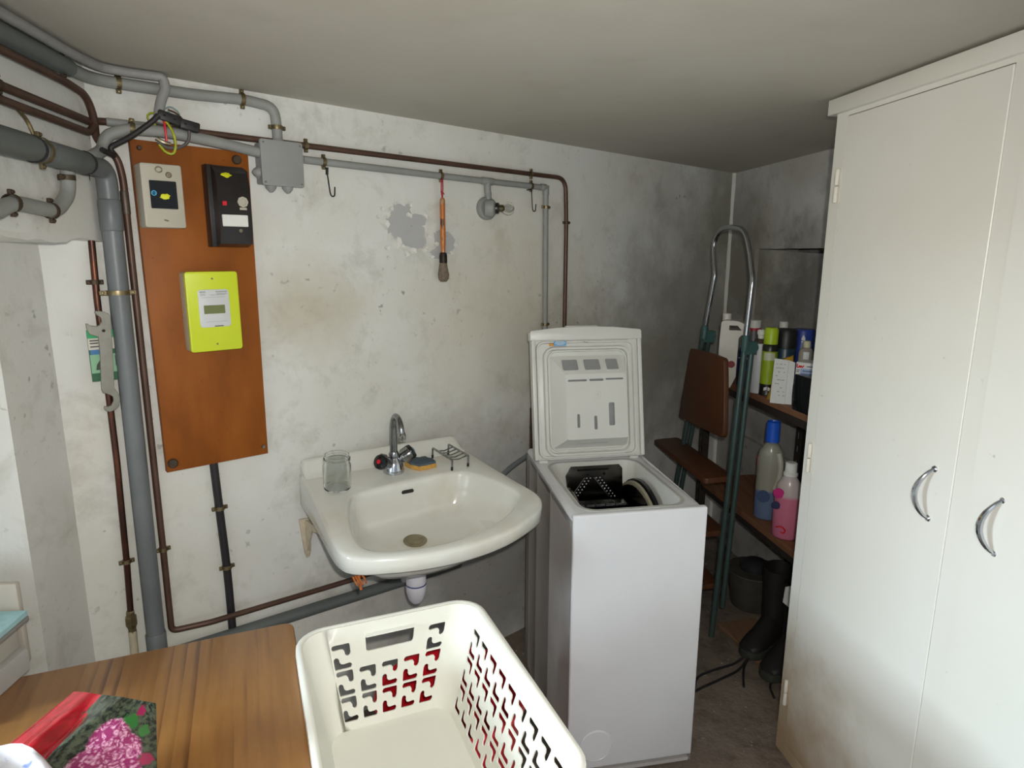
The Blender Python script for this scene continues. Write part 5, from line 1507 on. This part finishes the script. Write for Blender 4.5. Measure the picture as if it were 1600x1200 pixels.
# wire hooks on the conduit
for k, (u, z) in enumerate(((2.560, 1.845), (1.658, 1.838))):
    bm = bmesh.new()
    L = 0.100 if k == 0 else 0.098
    tube(bm, fillet([WB(u + 0.004, z - 0.012, 0.010), WB(u - 0.002, z - 0.012, 0.032), WB(u - 0.001, z - 0.030, 0.034), WB(u - 0.010, z - L + 0.010, 0.030), WB(u - 0.014, z - L, 0.032), WB(u - 0.022, z - L + 0.002, 0.036), WB(u - 0.024, z - L + 0.030, 0.036)], 0.008, 5), 0.0022, 8)
    if k == 0: tube(bm, [WB(u - 0.002, z - 0.012, 0.033), WB(u, z - 0.034, 0.034)], 0.0045, 8)
    tag(obj('wire_hook', bm, M_WIREHOOK), ['black wire hook on the conduit beside the junction box', 'thin black wire hook on the conduit right of the wall lamp'][k], 'hook', 'wire hooks on the conduit')

# ================================================================ STEP LADDER
CAM_SCALED = False
P0 = V((0.8415, 2.4345, 0)); LE = 0.045
LUP = ZU * math.cos(LE) + NL * math.sin(LE); LOUT = -NL * math.cos(LE) + ZU * math.sin(LE)
SL = frame(P0, B, LUP, LOUT)                         # x towards the camera (0 at the near rail, negative away), y up, z to the left
ld = thing('step_ladder', 'folded green step ladder with wooden treads and a chrome handrail', 'ladder', xf(SL, (-0.22, 0, 0)))
RT = 0.0118
def railx(side, h): return -0.004 - 0.006 * h if side else -(0.585 - 0.172 * h)
for side in (1, 0):
    part('front_rail', M_GREENTUBE, ld, lambda bm: tube(bm, [(railx(side, 0.0), 0.0, 0), (railx(side, 1.25), 1.25, 0)], RT, 14, SL))
    part('rear_leg', M_GREENTUBE, ld, lambda bm: tube(bm, [(railx(side, 0.12) + 0.004, 0.135, -0.031), (railx(side, 1.19) + 0.002, 1.20, -0.028)], RT * 0.92, 14, SL))
    def f(bm):
        x = railx(side, 1.25)
        lathe(bm, [(0.014, -0.045), (0.0150, -0.04), (0.0150, 0.012), (0.011, 0.018)], 16, SL @ frame(V((x, 1.25, 0)), V((1, 0, 0)), V((0, 0, -1)), V((0, 1, 0))))
        prism(bm, [(x - 0.012, 1.245), (x - 0.012, 1.195), (x + 0.012, 1.195), (x + 0.012, 1.245)], -0.046, 0.006, SL)
        lathe(bm, [(0, -0.013), (0.020, -0.013), (0.022, 0), (0.020, 0.013), (0, 0.013)], 18, SL @ frame(V((x, 1.222, -0.03)), V((0, 1, 0)), V((0, 0, 1)), V((1, 0, 0))))
    part('plastic_joint', M_GREENCAP, ld, f)
    part('rail_collar', M_GREENTUBE, ld, lambda bm: tube(bm, [(railx(side, 0.86), 0.845, 0), (railx(side, 0.88), 0.885, 0)], RT * 1.14, 14, SL))
hp = [(railx(0, 1.25), 1.255, 0), (-0.328, 1.486, 0), (-0.375, 1.620, 0), (-0.330, 1.672, 0), (-0.245, 1.682, 0), (-0.120, 1.668, 0), (-0.065, 1.600, 0), (-0.012, 1.480, 0), (railx(1, 1.25), 1.255, 0)]
part('handrail', M_CHROME, ld, lambda bm: tube(bm, fillet(hp, [0.02, 0.05, 0.05, 0.06, 0.06, 0.05, 0.02], 6), 0.0105, 14, SL))
def board(bm, q, z0, z1, M=SL, bev=0.004): prism(bm, smooth_poly(q, 1), z0, z1, M, bev)
part('top_platform', M_STEP, ld, lambda bm: board(bm, [(-0.425, 1.150), (-0.415, 1.160), (-0.12, 1.166), (-0.095, 1.150), (-0.035, 0.875), (-0.045, 0.852), (-0.07, 0.848), (-0.46, 0.826), (-0.475, 0.84)], 0.014, 0.034))
for (h, w0, w1, dpt) in ((0.690, -0.575, -0.012, 0.105), (0.455, -0.545, -0.022, 0.110), (0.220, -0.555, -0.022, 0.115)):
    def f(bm):
        MQ = SL @ frame(V((0, h, 0.0)), V((1, 0, 0)), V((0, -0.10, 0.99)).normalized(), V((0, 0.99, 0.10)).normalized())
        prism(bm, rrect(w0, -0.02, w1, dpt, 0.018, 4), -0.011, 0.011, MQ, 0.003)
    part('tread', M_STEP, ld, f)

# ================================================================ SHELVES AND WHAT STANDS ON THEM
RM_ = frame(WRR(0, 0), B, ZU, -NL)                    # x along the right wall towards the camera, y up, z out of the wall
def rbox(v0, z0, o0, v1, z1, o1): return lambda bm: box(bm, (v0, z0, o0), (v1, z1, o1), RM_, 0.002, 1)
sh = thing('shelf_unit', 'dark slotted angle shelf unit with brown wooden shelves by the right wall', 'shelf', WRR(1.0, 0, 0.15))
SZ1, SZ0 = 1.015, 0.495
part('shelf_board', M_SHELF, sh, rbox(0.465, SZ1 - 0.026, 0.004, 1.565, SZ1, 0.298))
part('shelf_board', M_SHELF, sh, rbox(0.435, SZ0 - 0.028, 0.004, 1.565, SZ0, 0.298))
for z in (SZ1, SZ0):
    part('edge_rail', M_ANGLE, sh, rbox(0.435, z - 0.058, 0.288, 1.565, z - 0.0265 if z > .6 else z - 0.0285, 0.292))
for v, o_ in ((0.440, 0.274), (0.850, 0.030), (1.54, 0.274), (1.54, 0.030)):
    def f(bm):
        outer_ = [(-0.018, 0.0), (0.018, 0.0), (0.018, 0.985), (-0.018, 0.985)]
        hs_ = [rrect(-0.004, y * 0.06 + 0.02, 0.004, y * 0.06 + 0.05, 0.003, 2) for y in range(15)]
        plate(bm, outer_, hs_, lambda x, y, d: xf(RM_, (v + x, y, o_ + 0.026 + d)), 0.002)
        box(bm, (v + 0.016, 0, o_ - 0.008), (v + 0.018, 0.985, o_ + 0.026), RM_)
    part('upright', M_ANGLE, sh, f, smooth=False)

def bottle(name, label, cat, pos, parts_):
    t = thing(name, label, cat, pos, 'things on the shelves')
    del t['group']
    for nm, mat, prof, n in parts_:
        part(nm, mat, t, lambda bm: lathe(bm, prof, n, Matrix.Translation(V(pos))))
    return t
def P(x, y, z): return (x, y, z + 0.0005)
c_ = lambda nm, col, r=0.4, **k: plain(nm, col, r, var=0.06, **k)
# white jerrycan
q = V(P(0.936, 2.720, SZ1)); JX = V((0.93, -0.37, 0)).normalized(); JY = V((-JX.y, JX.x, 0))
JC = frame(q, JX, JY, ZU)
jc = thing('jerrycan', 'white plastic jerrycan with moulded handle behind the step ladder handrail', 'jerrycan', q)
def f(bm):
    MQ = JC @ frame(V((0, 0, 0)), V((1, 0, 0)), V((0, 0, 1)), V((0, 1, 0)))
    body_ = [(-0.050, 0.0), (0.024, 0.0), (0.026, 0.18), (0.026, 0.222), (0.066, 0.232), (0.068, 0.246), (0.040, 0.276), (0.010, 0.284), (-0.038, 0.284), (-0.050, 0.272)]
    hole_ = [(-0.014, 0.244), (-0.014, 0.264), (0.018, 0.264), (0.036, 0.244)]
    plate(bm, smooth_poly(body_, 1), [hole_[::-1]], lambda x, y, d: xf(MQ, (x, y, 0.040 + d)), 0.080)
part('can_body', c_('white_can', (206, 202, 192)), jc, f, angle=50)
part('can_cap', c_('can_cap', (220, 218, 210)), jc, lambda bm: lathe(bm, [(0.018, -0.004), (0.018, 0.026), (0, 0.027)], 16, JC @ Matrix.Translation((-0.030, 0.030, 0.282))))
part('can_label', plain('dull_red_label', (130, 24, 30), 0.5), jc, lambda bm: lathe(bm, [(0.015, 0), (0.015, 0.001), (0, 0.001)], 20, JC @ frame(V((0.004, -0.0405, 0.10)), V((1, 0, 0)), V((0, 0, 1)), V((0, -1, 0)))))
bottle('white_bottle', 'white bottle with a white and red cap behind the jerrycan', 'bottle', P(1.055, 2.800, SZ1), [
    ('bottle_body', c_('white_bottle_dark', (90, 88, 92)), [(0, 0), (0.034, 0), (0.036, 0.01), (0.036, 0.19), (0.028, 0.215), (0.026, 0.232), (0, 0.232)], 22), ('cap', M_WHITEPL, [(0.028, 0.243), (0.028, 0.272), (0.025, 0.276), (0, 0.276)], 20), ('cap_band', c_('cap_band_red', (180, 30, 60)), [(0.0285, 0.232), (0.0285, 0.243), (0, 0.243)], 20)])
bottle('blue_bottle', 'dark blue bottle with black cap between the jerrycan and the handrail', 'bottle', P(0.998, 2.720, SZ1), [
    ('bottle_body', c_('dark_blue', (30, 46, 92), 0.35), [(0, 0), (0.030, 0), (0.031, 0.008), (0.031, 0.150), (0.027, 0.165), (0, 0.165)], 22), ('cap', M_BLK, [(0.020, 0.165), (0.020, 0.192), (0.018, 0.196), (0, 0.196)], 18), ('label_line', M_WHITEPL, [(0.0312, 0.122), (0.0314, 0.1235), (0.0312, 0.125)], 22)])
bottle('white_spray_bottle', 'slim white can with a small white nozzle just right of the ladder rail', 'spray can', P(1.006, 2.590, SZ1), [
    ('can_body', c_('off_white', (196, 196, 200), 0.35), [(0, 0), (0.0275, 0), (0.028, 0.004), (0.028, 0.198), (0.027, 0.203), (0, 0.203)], 22), ('shoulder', M_DARKCLIP, [(0.027, 0.203), (0.022, 0.218), (0.012, 0.222), (0, 0.222)], 20), ('nozzle', M_WHITEPL, [(0.012, 0.222), (0.013, 0.236), (0.016, 0.238), (0.016, 0.252), (0.012, 0.258), (0, 0.258)], 16)])
lm = bottle('spray_can', 'lime green spray can with lime cap on the upper shelf', 'spray can', P(1.030, 2.548, SZ1), [
    ('can_body', c_('lime_can', (150, 176, 34), 0.35), [(0, 0.046), (0.030, 0.046), (0.030, 0.178), (0, 0.178)], 24), ('dark_base', c_('can_base', (28, 30, 24), 0.35), [(0, 0), (0.0305, 0), (0.031, 0.003), (0.030, 0.006), (0.030, 0.046), (0, 0.046)], 24), ('dark_neck', c_('can_neck', (34, 36, 30), 0.35), [(0.030, 0.178), (0.0295, 0.198), (0.024, 0.206), (0, 0.206)], 24), ('cap', c_('lime_cap', (178, 208, 40), 0.4), [(0.027, 0.206), (0.027, 0.262), (0.022, 0.271), (0, 0.272)], 24)])
VD = V((-0.39, -0.92, 0)).normalized(); VS = V((0.92, -0.39, 0)).normalized()
def onface(M0pos, r, z, w_, h_, mat, par, name, rot=0.0, xo=0.0):
    Mf = frame(V(M0pos) + V((0, 0, z)), VS, ZU, VD)
    def f(bm):
        k = 6
        for i in range(k):
            a0 = (xo + w_ * (i / k - .5)) / r; a1 = (xo + w_ * ((i + 1) / k - .5)) / r
            vs = [bm.verts.new(xf(Mf, (rr * math.sin(a_), y_, rr * math.cos(a_)))) for rr in (r,) for a_, y_ in ((a0, -h_ / 2 + rot * (i - k / 2)), (a1, -h_ / 2 + rot * (i + 1 - k / 2)), (a1, h_ / 2 + rot * (i + 1 - k / 2)), (a0, h_ / 2 + rot * (i - k / 2)))]
            bm.faces.new(vs)
        bmesh.ops.remove_doubles(bm, verts=list(bm.verts), dist=1e-5)
        ex = bmesh.ops.extrude_face_region(bm, geom=list(bm.faces))
        for v_ in ex['geom']:
            if isinstance(v_, bmesh.types.BMVert):
                d = v_.co - V(M0pos); d.z = 0; v_.co += d.normalized() * 0.0006
    return part(name, mat, par, f)
onface(P(1.030, 2.548, SZ1), 0.0301, 0.158, 0.042, 0.030, c_('pale_label', (196, 200, 176)), lm, 'label')
onface(P(1.030, 2.548, SZ1), 0.0301, 0.028, 0.012, 0.012, M_PAPER, lm, 'small_print', 0.0008, -0.006)
onface(P(1.030, 2.548, SZ1), 0.0301, 0.026, 0.014, 0.013, M_PAPER, lm, 'small_print', -0.0010, 0.010)
tl_ = bottle('teal_spray_can', 'dark teal spray can with a wide black cap on the upper shelf', 'spray can', P(1.106, 2.585, SZ1), [
    ('can_body', c_('dark_teal', (38, 62, 78), 0.35), [(0, 0), (0.040, 0), (0.041, 0.004), (0.041, 0.180), (0.039, 0.186), (0, 0.186)], 26), ('cap', c_('black_cap', (28, 29, 30), 0.45), [(0.042, 0.186), (0.042, 0.250), (0.036, 0.262), (0, 0.264)], 26)])
onface(P(1.106, 2.585, SZ1), 0.0412, 0.128, 0.030, 0.006, M_METERFACE, tl_, 'label_line', 0.0, -0.012)
bottle('white_capped_bottle', 'pale bottle with white cap behind the teal spray can', 'bottle', P(1.165, 2.760, SZ1), [
    ('bottle_body', c_('grey_bottle', (150, 150, 150)), [(0, 0), (0.032, 0), (0.032, 0.20), (0.018, 0.235), (0, 0.235)], 20), ('cap', M_WHITEPL, [(0.0185, 0.235), (0.0185, 0.270), (0.016, 0.274), (0, 0.274)], 18)])
bl_ = bottle('blue_tin', 'bright dark blue tin at the back of the upper shelf beside the wardrobe', 'tin', P(1.188, 2.615, SZ1), [
    ('tin_body', c_('royal_blue', (36, 62, 146), 0.35), [(0, 0), (0.045, 0), (0.046, 0.004), (0.046, 0.252), (0.043, 0.258), (0, 0.258)], 26)])
def f(bm):
    Mf = frame(V(P(1.188, 2.615, SZ1)) + V((0, 0, 0.225)), VS, ZU, VD)
    prism(bm, [(-0.006, -0.008), (0.006, -0.008), (0.007, 0.0), (0.0, 0.014), (-0.007, 0.0)], 0.0452, 0.0475, Mf)
    box(bm, (-0.007, -0.016, 0.045), (0.007, -0.012, 0.0472), Mf)
part('drop_emblem', M_METERFACE, bl_, f)
mb_ = bottle('clear_bottle', 'small clear bottle of pale liquid with a cream cap behind the white carton', 'bottle', P(1.118, 2.425, SZ1 + 0.0), [
    ('bottle_body', c_('clear_grey', (150, 142, 132), 0.15), [(0, 0), (0.025, 0), (0.027, 0.004), (0.027, 0.190), (0.021, 0.204), (0.012, 0.210), (0, 0.210)], 22), ('cap', c_('cream_cap', (196, 192, 160)), [(0.0135, 0.210), (0.0135, 0.232), (0.011, 0.235), (0, 0.235)], 16)])
onface(P(1.118, 2.425, SZ1 + 0.0), 0.0272, 0.178, 0.020, 0.034, M_METERFACE, mb_, 'label')
bottle('blue_capped_bottle', 'tiny bottle with a bright blue cap in front of the dark blue tin', 'bottle', P(1.150, 2.488, SZ1), [
    ('bottle_body', c_('amber', (120, 90, 40), 0.3), [(0, 0), (0.024, 0), (0.025, 0.004), (0.025, 0.17), (0.014, 0.192), (0, 0.192)], 18), ('cap', c_('cyan_cap', (50, 140, 210)), [(0.0135, 0.192), (0.0135, 0.214), (0, 0.215)], 16)])
# yellow cloth bag behind the leaflet
bm = bmesh.new()
gg = []
QY = frame(V((1.040, 2.450, SZ1 + 0.0005)), VS, VD * -1, ZU)
for i in range(17):
    row = []
    for j in range(11):
        a_ = 2 * PI * i / 16; t = j / 10
        r_x = (0.044 - 0.014 * t) * (1 + 0.10 * math.sin(3 * a_ + t * 5)); r_y = (0.030 - 0.015 * t) * (1 + 0.14 * math.sin(5 * a_ - t * 4))
        row.append(bm.verts.new(xf(QY, (r_x * math.cos(a_) + 0.012 * t, r_y * math.sin(a_), 0.165 * t + 0.014 * t * math.cos(a_)))))
    gg.append(row)
for i in range(16):
    for j in range(10): bm.faces.new((gg[i][j], gg[i + 1][j], gg[i + 1][j + 1], gg[i][j + 1]))
bm.faces.new([gg[i][0] for i in range(16)]); bm.faces.new([gg[i][10] for i in range(16)])
bmesh.ops.remove_doubles(bm, verts=list(bm.verts), dist=1e-5)
tag(obj('yellow_cloth', bm, plain('yellow_duster', (206, 160, 40), 0.9, var=0.25, scale=40), angle=70), 'bunched yellow duster behind the white leaflet on the upper shelf', 'cloth')
# leaflet
_x = (VS * 0.95 + VD * 0.10).normalized(); LFM = frame(V((1.012, 2.385, SZ1 + 0.0005)), _x, ZU, _x.cross(ZU))
lf = thing('leaflet', 'folded white printed leaflet standing in front of the yellow duster', 'leaflet', LFM @ V((0, 0, 0)))
part('paper', M_PAPER, lf, lambda bm: [prism(bm, [(-0.030, 0), (0.022, 0.0), (0.024, 0.168), (-0.026, 0.172)], -0.002, 0.002, LFM), prism(bm, [(0.022, 0.0), (0.046, 0.0), (0.046, 0.160), (0.024, 0.168)], -0.006, -0.002, LFM)])
def f(bm):
    rl = random.Random(3)
    for k in range(9):
        y = 0.150 - k * 0.015
        x = -0.018
        while x < 0.014:
            w_ = rl.uniform(0.003, 0.009)
            if rl.random() < .55: box(bm, (x, y, 0.002), (x + w_, y + 0.003, 0.0024), LFM)
            x += w_ + 0.002
part('leaflet_print', M_INKL, lf, f, smooth=False)['kind'] = 'stuff'
# white carton with red lettering and the black box below it
CX = (B * 1.0).normalized()
KM = frame(V((1.030, 2.325, SZ1 + 0.0005)), B, ZU, -NL)             # x towards the camera, y up, z to the left
bxk = thing('black_box', 'glossy black box at the front of the upper shelf against the wardrobe', 'box', xf(KM, (0.06, 0, -0.04)))
part('box_body', M_BLKGL, bxk, lambda bm: box(bm, (0.030, 0, -0.052), (0.150, 0.132, 0.010), KM, 0.003, 2))
part('box_edge_strip', M_CHROMED, bxk, lambda bm: [prism(bm, jag([(0.026, 0.05), (0.030, 0.11), (0.034, 0.055), (0.031, 0.01)], 3, 0.002, 9), 0.0102, 0.0112, KM)])  # narrow jagged strip of dull chrome on the box's far edge
ct = thing('white_carton', 'white carton with red lettering behind the black box on the upper shelf', 'carton', xf(KM, (0.08, 0, -0.09)))
CMX = (VS * 0.98 + VD * 0.2).normalized(); CM = frame(V((1.062, 2.318, SZ1 + 0.0005)), CMX, ZU, CMX.cross(ZU))
part('carton_body', M_PAPER, ct, lambda bm: box(bm, (-0.020, 0, -0.050), (0.085, 0.172, 0.030), CM @ Matrix.Translation((0, 0, -0.01)), 0.0015, 1))
part('blue_panel', c_('carton_blue', (150, 170, 206)), ct, lambda bm: box(bm, (-0.004, 0.120, 0.0202), (0.084, 0.150, 0.0208), CM))
def f(bm):
    tube(bm, fillet([(-0.016, 0.166, 0.0206), (-0.016, 0.153, 0.0206), (-0.010, 0.153, 0.0206), (-0.009, 0.161, 0.0206), (-0.004, 0.153, 0.0206), (-0.003, 0.161, 0.0206), (0.003, 0.153, 0.0206), (0.006, 0.162, 0.0206)], 0.003, 3), 0.0022, 6, CM)
part('red_lettering', M_RED, ct, f)
def f(bm):
    for y, x0, x1 in ((0.142, -0.017, -0.006), (0.136, -0.017, -0.008), (0.157, 0.016, 0.07), (0.140, 0.004, 0.06)): box(bm, (x0, y, 0.0207), (x1, y + 0.0028, 0.0212), CM)
part('small_print', M_INK, ct, f, smooth=False)['kind'] = 'stuff'
# lower shelf: two detergent bottles
def oval_bottle(name, label, pos, secs, mat, extra, rot):
    ax = V((math.cos(rot), math.sin(rot), 0)); ay = V((-ax.y, ax.x, 0)); Mo = frame(V(pos), ax, ay, ZU)
    t = thing(name, label, 'bottle', pos)
    def f(bm):
        rings = []
        for (rx, ry, z, ox) in secs:
            rings.append([bm.verts.new(xf(Mo, (ox + rx * math.cos(2 * PI * k / 28), ry * math.sin(2 * PI * k / 28), z))) for k in range(28)])
        for a, b in zip(rings, rings[1:]):
            for k in range(28): bm.faces.new((a[k], a[(k + 1) % 28], b[(k + 1) % 28], b[k]))
        bm.faces.new(rings[0][::-1]); bm.faces.new(rings[-1])
    part('bottle_body', mat, t, f, angle=60)
    extra(t, Mo)
    return t
m = N('clear_blue_liquid'); _g = m.n('ShaderNodeSeparateXYZ'); m.l(m.co(), _g.inputs[0])
m.base(m.ramp(_g.outputs[2], [(0.120, lin((120, 140, 176))), (0.130, lin((176, 174, 160)))])); m.set(0.22, Transmission_Weight=0.25); M_CLBL = m.m
m = N('pink_liquid'); _g = m.n('ShaderNodeSeparateXYZ'); m.l(m.co(), _g.inputs[0])
m.base(m.ramp(_g.outputs[2], [(0.165, lin((224, 130, 160))), (0.178, lin((214, 200, 200)))])); m.set(0.25, Transmission_Weight=0.15); M_PINK = m.m
def ex(t, Mo):
    part('blue_cap', c_('cap_blue', (36, 96, 214), 0.35), t, lambda bm: lathe(bm, [(0.028, 0.332), (0.0275, 0.345), (0.026, 0.412), (0.022, 0.415), (0.020, 0.408), (0, 0.406)], 26, Mo))
    part('neck', M_CLBL, t, lambda bm: lathe(bm, [(0.022, 0.318), (0.022, 0.334)], 20, Mo))
    part('handle_grip', c_('handle_pale', (188, 186, 172), 0.3), t, lambda bm: tube(bm, fillet([(0.028, -0.030, 0.292), (0.040, -0.034, 0.25), (0.040, -0.034, 0.19), (0.024, -0.036, 0.14)], 0.03), [0.011] * 30, 10, Mo))
    part('label', c_('dark_round_label', (60, 80, 120)), t, lambda bm: lathe(bm, [(0.026, 0), (0.026, 0.0015), (0, 0.002)], 20, Mo @ frame(V((-0.016, -0.0385, 0.105)), V((1, 0, 0)), V((0, 0, 1)), V((0, -1, 0)))))
    part('red_mark', M_RED, t, lambda bm: box(bm, (-0.050, -0.012, 0.225), (-0.046, 0.002, 0.265), Mo))
oval_bottle('detergent_bottle', 'tall clear detergent bottle with a bright blue cap on the lower shelf', P(1.060, 2.522, SZ0),
            [(0.044, 0.032, 0.0, 0), (0.050, 0.038, 0.008, 0), (0.051, 0.039, 0.12, 0), (0.049, 0.038, 0.20, 0), (0.052, 0.039, 0.25, 0), (0.046, 0.036, 0.29, 0), (0.030, 0.028, 0.315, 0), (0.022, 0.022, 0.325, 0)], M_CLBL, ex, -0.40)
def ex2(t, Mo):
    part('white_cap', M_WHITEPL, t, lambda bm: lathe(bm, [(0.026, 0.252), (0.026, 0.262), (0.022, 0.264), (0.0215, 0.300), (0.018, 0.303), (0, 0.303)], 24, Mo))
    part('pink_label', c_('magenta_label', (206, 40, 130)), t, lambda bm: lathe(bm, [(0.020, 0), (0.020, 0.0015), (0, 0.002)], 18, Mo @ frame(V((-0.030, -0.037, 0.185)), V((1, 0, 0)), V((0, 0, 1)), V((-0.2, -1, 0)).normalized())))
    part('dark_label', c_('navy_label', (50, 50, 90)), t, lambda bm: lathe(bm, [(0.016, 0), (0.016, 0.0015), (0, 0.002)], 18, Mo @ frame(V((-0.036, -0.036, 0.135)), V((1, 0, 0)), V((0, 0, 1)), V((-0.3, -1, 0)).normalized())))
    part('red_swirl', M_RED, t, lambda bm: tube(bm, fillet([(-0.030, -0.0415, 0.05), (-0.010, -0.043, 0.058), (0.006, -0.043, 0.045), (0.0, -0.043, 0.03), (-0.012, -0.043, 0.034)], 0.01), 0.003, 6, Mo))
oval_bottle('softener_bottle', 'pink softener bottle with a white cap on the lower shelf', P(1.062, 2.335, SZ0),
            [(0.042, 0.034, 0.0, 0), (0.050, 0.041, 0.01, 0), (0.052, 0.042, 0.10, 0), (0.050, 0.041, 0.17, 0), (0.044, 0.038, 0.215, 0), (0.028, 0.028, 0.240, 0), (0.020, 0.020, 0.254, 0)], M_PINK, ex2, -0.55)

# ================================================================ FLOOR THINGS IN THE CORNER
pl_ = thing('pail', 'dark grey pail with a black lid under the lower shelf', 'pail', (1.105, 2.70, 0))
MPL = Matrix.Translation((1.105, 2.700, 0.0)) @ Matrix.Scale(0.86, 4)
part('pail_body', M_BUCKET, pl_, lambda bm: lathe(bm, [(0, 0), (0.105, 0), (0.112, 0.02), (0.135, 0.19), (0.140, 0.195), (0.138, 0.202), (0, 0.202)], 30, MPL))
part('pail_lid', M_PAILLID, pl_, lambda bm: lathe(bm, [(0.075, 0.2022), (0.075, 0.225), (0.05, 0.250), (0.02, 0.262), (0, 0.263)], 26, MPL))
def boot(name, label, pos, head, paper=False):
    fx = V((math.cos(head), math.sin(head), 0)); fy = V((-fx.y, fx.x, 0)); Mo = frame(V(pos), fx, fy, ZU)     # x to the toe
    t = thing(name, label, 'boot', pos, 'boots by the wardrobe')
    def f(bm):
        secs = [(-0.005, 0.050, 0.040, 0.030), (-0.005, 0.055, 0.044, 0.07), (-0.012, 0.060, 0.046, 0.11), (-0.015, 0.062, 0.050, 0.18), (-0.015, 0.066, 0.055, 0.25), (-0.015, 0.069, 0.058, 0.31)]
        rings = [[bm.verts.new(xf(Mo, (cx + rx * math.cos(2 * PI * k / 24), ry * math.sin(2 * PI * k / 24), z))) for k in range(24)] for cx, rx, ry, z in secs]
        inner = [[bm.verts.new(xf(Mo, (cx + (rx - .006) * math.cos(2 * PI * k / 24), (ry - .006) * math.sin(2 * PI * k / 24), z))) for k in range(24)] for cx, rx, ry, z in secs[::-1]]
        al = rings + inner
        for a, b in zip(al, al[1:]):
            for k in range(24): bm.faces.new((a[k], a[(k + 1) % 24], b[(k + 1) % 24], b[k]))
        bm.faces.new(rings[0][::-1]); bm.faces.new(inner[-1])
        # foot: lofted along x
        fs = [(-0.060, 0.036, 0.085), (-0.02, 0.044, 0.115), (0.04, 0.045, 0.118), (0.09, 0.046, 0.090), (0.14, 0.050, 0.068), (0.18, 0.044, 0.058), (0.205, 0.026, 0.045)]
        rr = [[bm.verts.new(xf(Mo, (x, wy * math.cos(PI * k / 12), 0.026 + (h_ - 0.026) * math.sin(PI * k / 12) ** 0.8))) for k in range(13)] for x, wy, h_ in fs]
        for a, b in zip(rr, rr[1:]):
            for k in range(12): bm.faces.new((a[k], a[k + 1], b[k + 1], b[k]))
            bm.faces.new((a[0], b[0], b[12], a[12]))
        bm.faces.new(rr[0]); bm.faces.new(rr[-1][::-1])
    part('boot_upper', M_RUBBER, t, f, angle=60)
    sole = [(-0.068, -0.020), (-0.055, -0.040), (0.0, -0.045), (0.06, -0.042), (0.13, -0.054), (0.18, -0.048), (0.210, -0.024), (0.214, 0), (0.210, 0.024), (0.18, 0.048), (0.13, 0.054), (0.06, 0.042), (0.0, 0.045), (-0.055, 0.040), (-0.068, 0.020)]
    part('boot_sole', M_SOLE, t, lambda bm: prism(bm, smooth_poly(sole, 1), 0.0, 0.030, Mo, 0.004))
    if paper: part('paper_tag', M_PAPER, t, lambda bm: prism(bm, [(-0.03, -0.035), (0.018, -0.055), (0.028, 0.02), (0.0, 0.045), (-0.025, 0.03)], 0.0, 0.0015, Mo @ frame(V((0.064, 0.0, 0.285)), V((0, 1, 0)), V((0, 0, 1)), V((1, 0, 0)))))
    return t
boot('leather_boot', 'black boot farther from the camera beside the wardrobe', (1.075, 2.400, 0.021), math.radians(222))
boot('leather_boot', 'black boot with a white paper tag nearest the wardrobe', (1.105, 2.265, 0.021), math.radians(222), True)
bm = bmesh.new()
box(bm, (-0.26, -0.09, 0), (0.26, 0.09, 0.020), frame(V((1.045, 2.28, 0.0005)), V((-0.28, 0.96, 0)).normalized(), V((-0.96, -0.28, 0)).normalized(), ZU), 0.003, 1)
tag(obj('plank', bm, M_PLANK), 'short worn plank lying on the floor under the black boots', 'plank')
def cable(name, label, pts, r=0.0045):
    bm = bmesh.new(); tube(bm, fillet([(x, y, z) for x, y, z in pts], 0.05, 6), r, 9)
    tag(obj(name, bm, M_BLACKCB, angle=60), label, 'cable')
cable('floor_cable', 'black cable looping over the floor from behind the washing machine to the boots', [(0.58, 1.98, 0.005), (0.671, 2.080, 0.005), (0.700, 2.165, 0.005), (0.766, 2.202, 0.005), (0.878, 2.246, 0.006), (0.930, 2.275, 0.028), (1.02, 2.33, 0.028)])
cable('floor_cable', 'second black cable lying in front of the looped one on the floor', [(0.60, 2.03, 0.005), (0.690, 2.096, 0.005), (0.789, 2.152, 0.005), (0.880, 2.208, 0.005), (0.925, 2.250, 0.030), (1.00, 2.29, 0.028)])
cable('floor_cable', 'short black cable end bending towards the camera near the boots', [(0.935, 2.262, 0.028), (0.905, 2.232, 0.005), (0.880, 2.170, 0.005), (0.861, 2.110, 0.005)])
cable('floor_cable', 'black cable end hanging off the plank beside the wardrobe foot', [(1.00, 2.18, 0.028), (0.985, 2.145, 0.026), (0.955, 2.110, 0.006), (0.950, 2.050, 0.005)], 0.004)
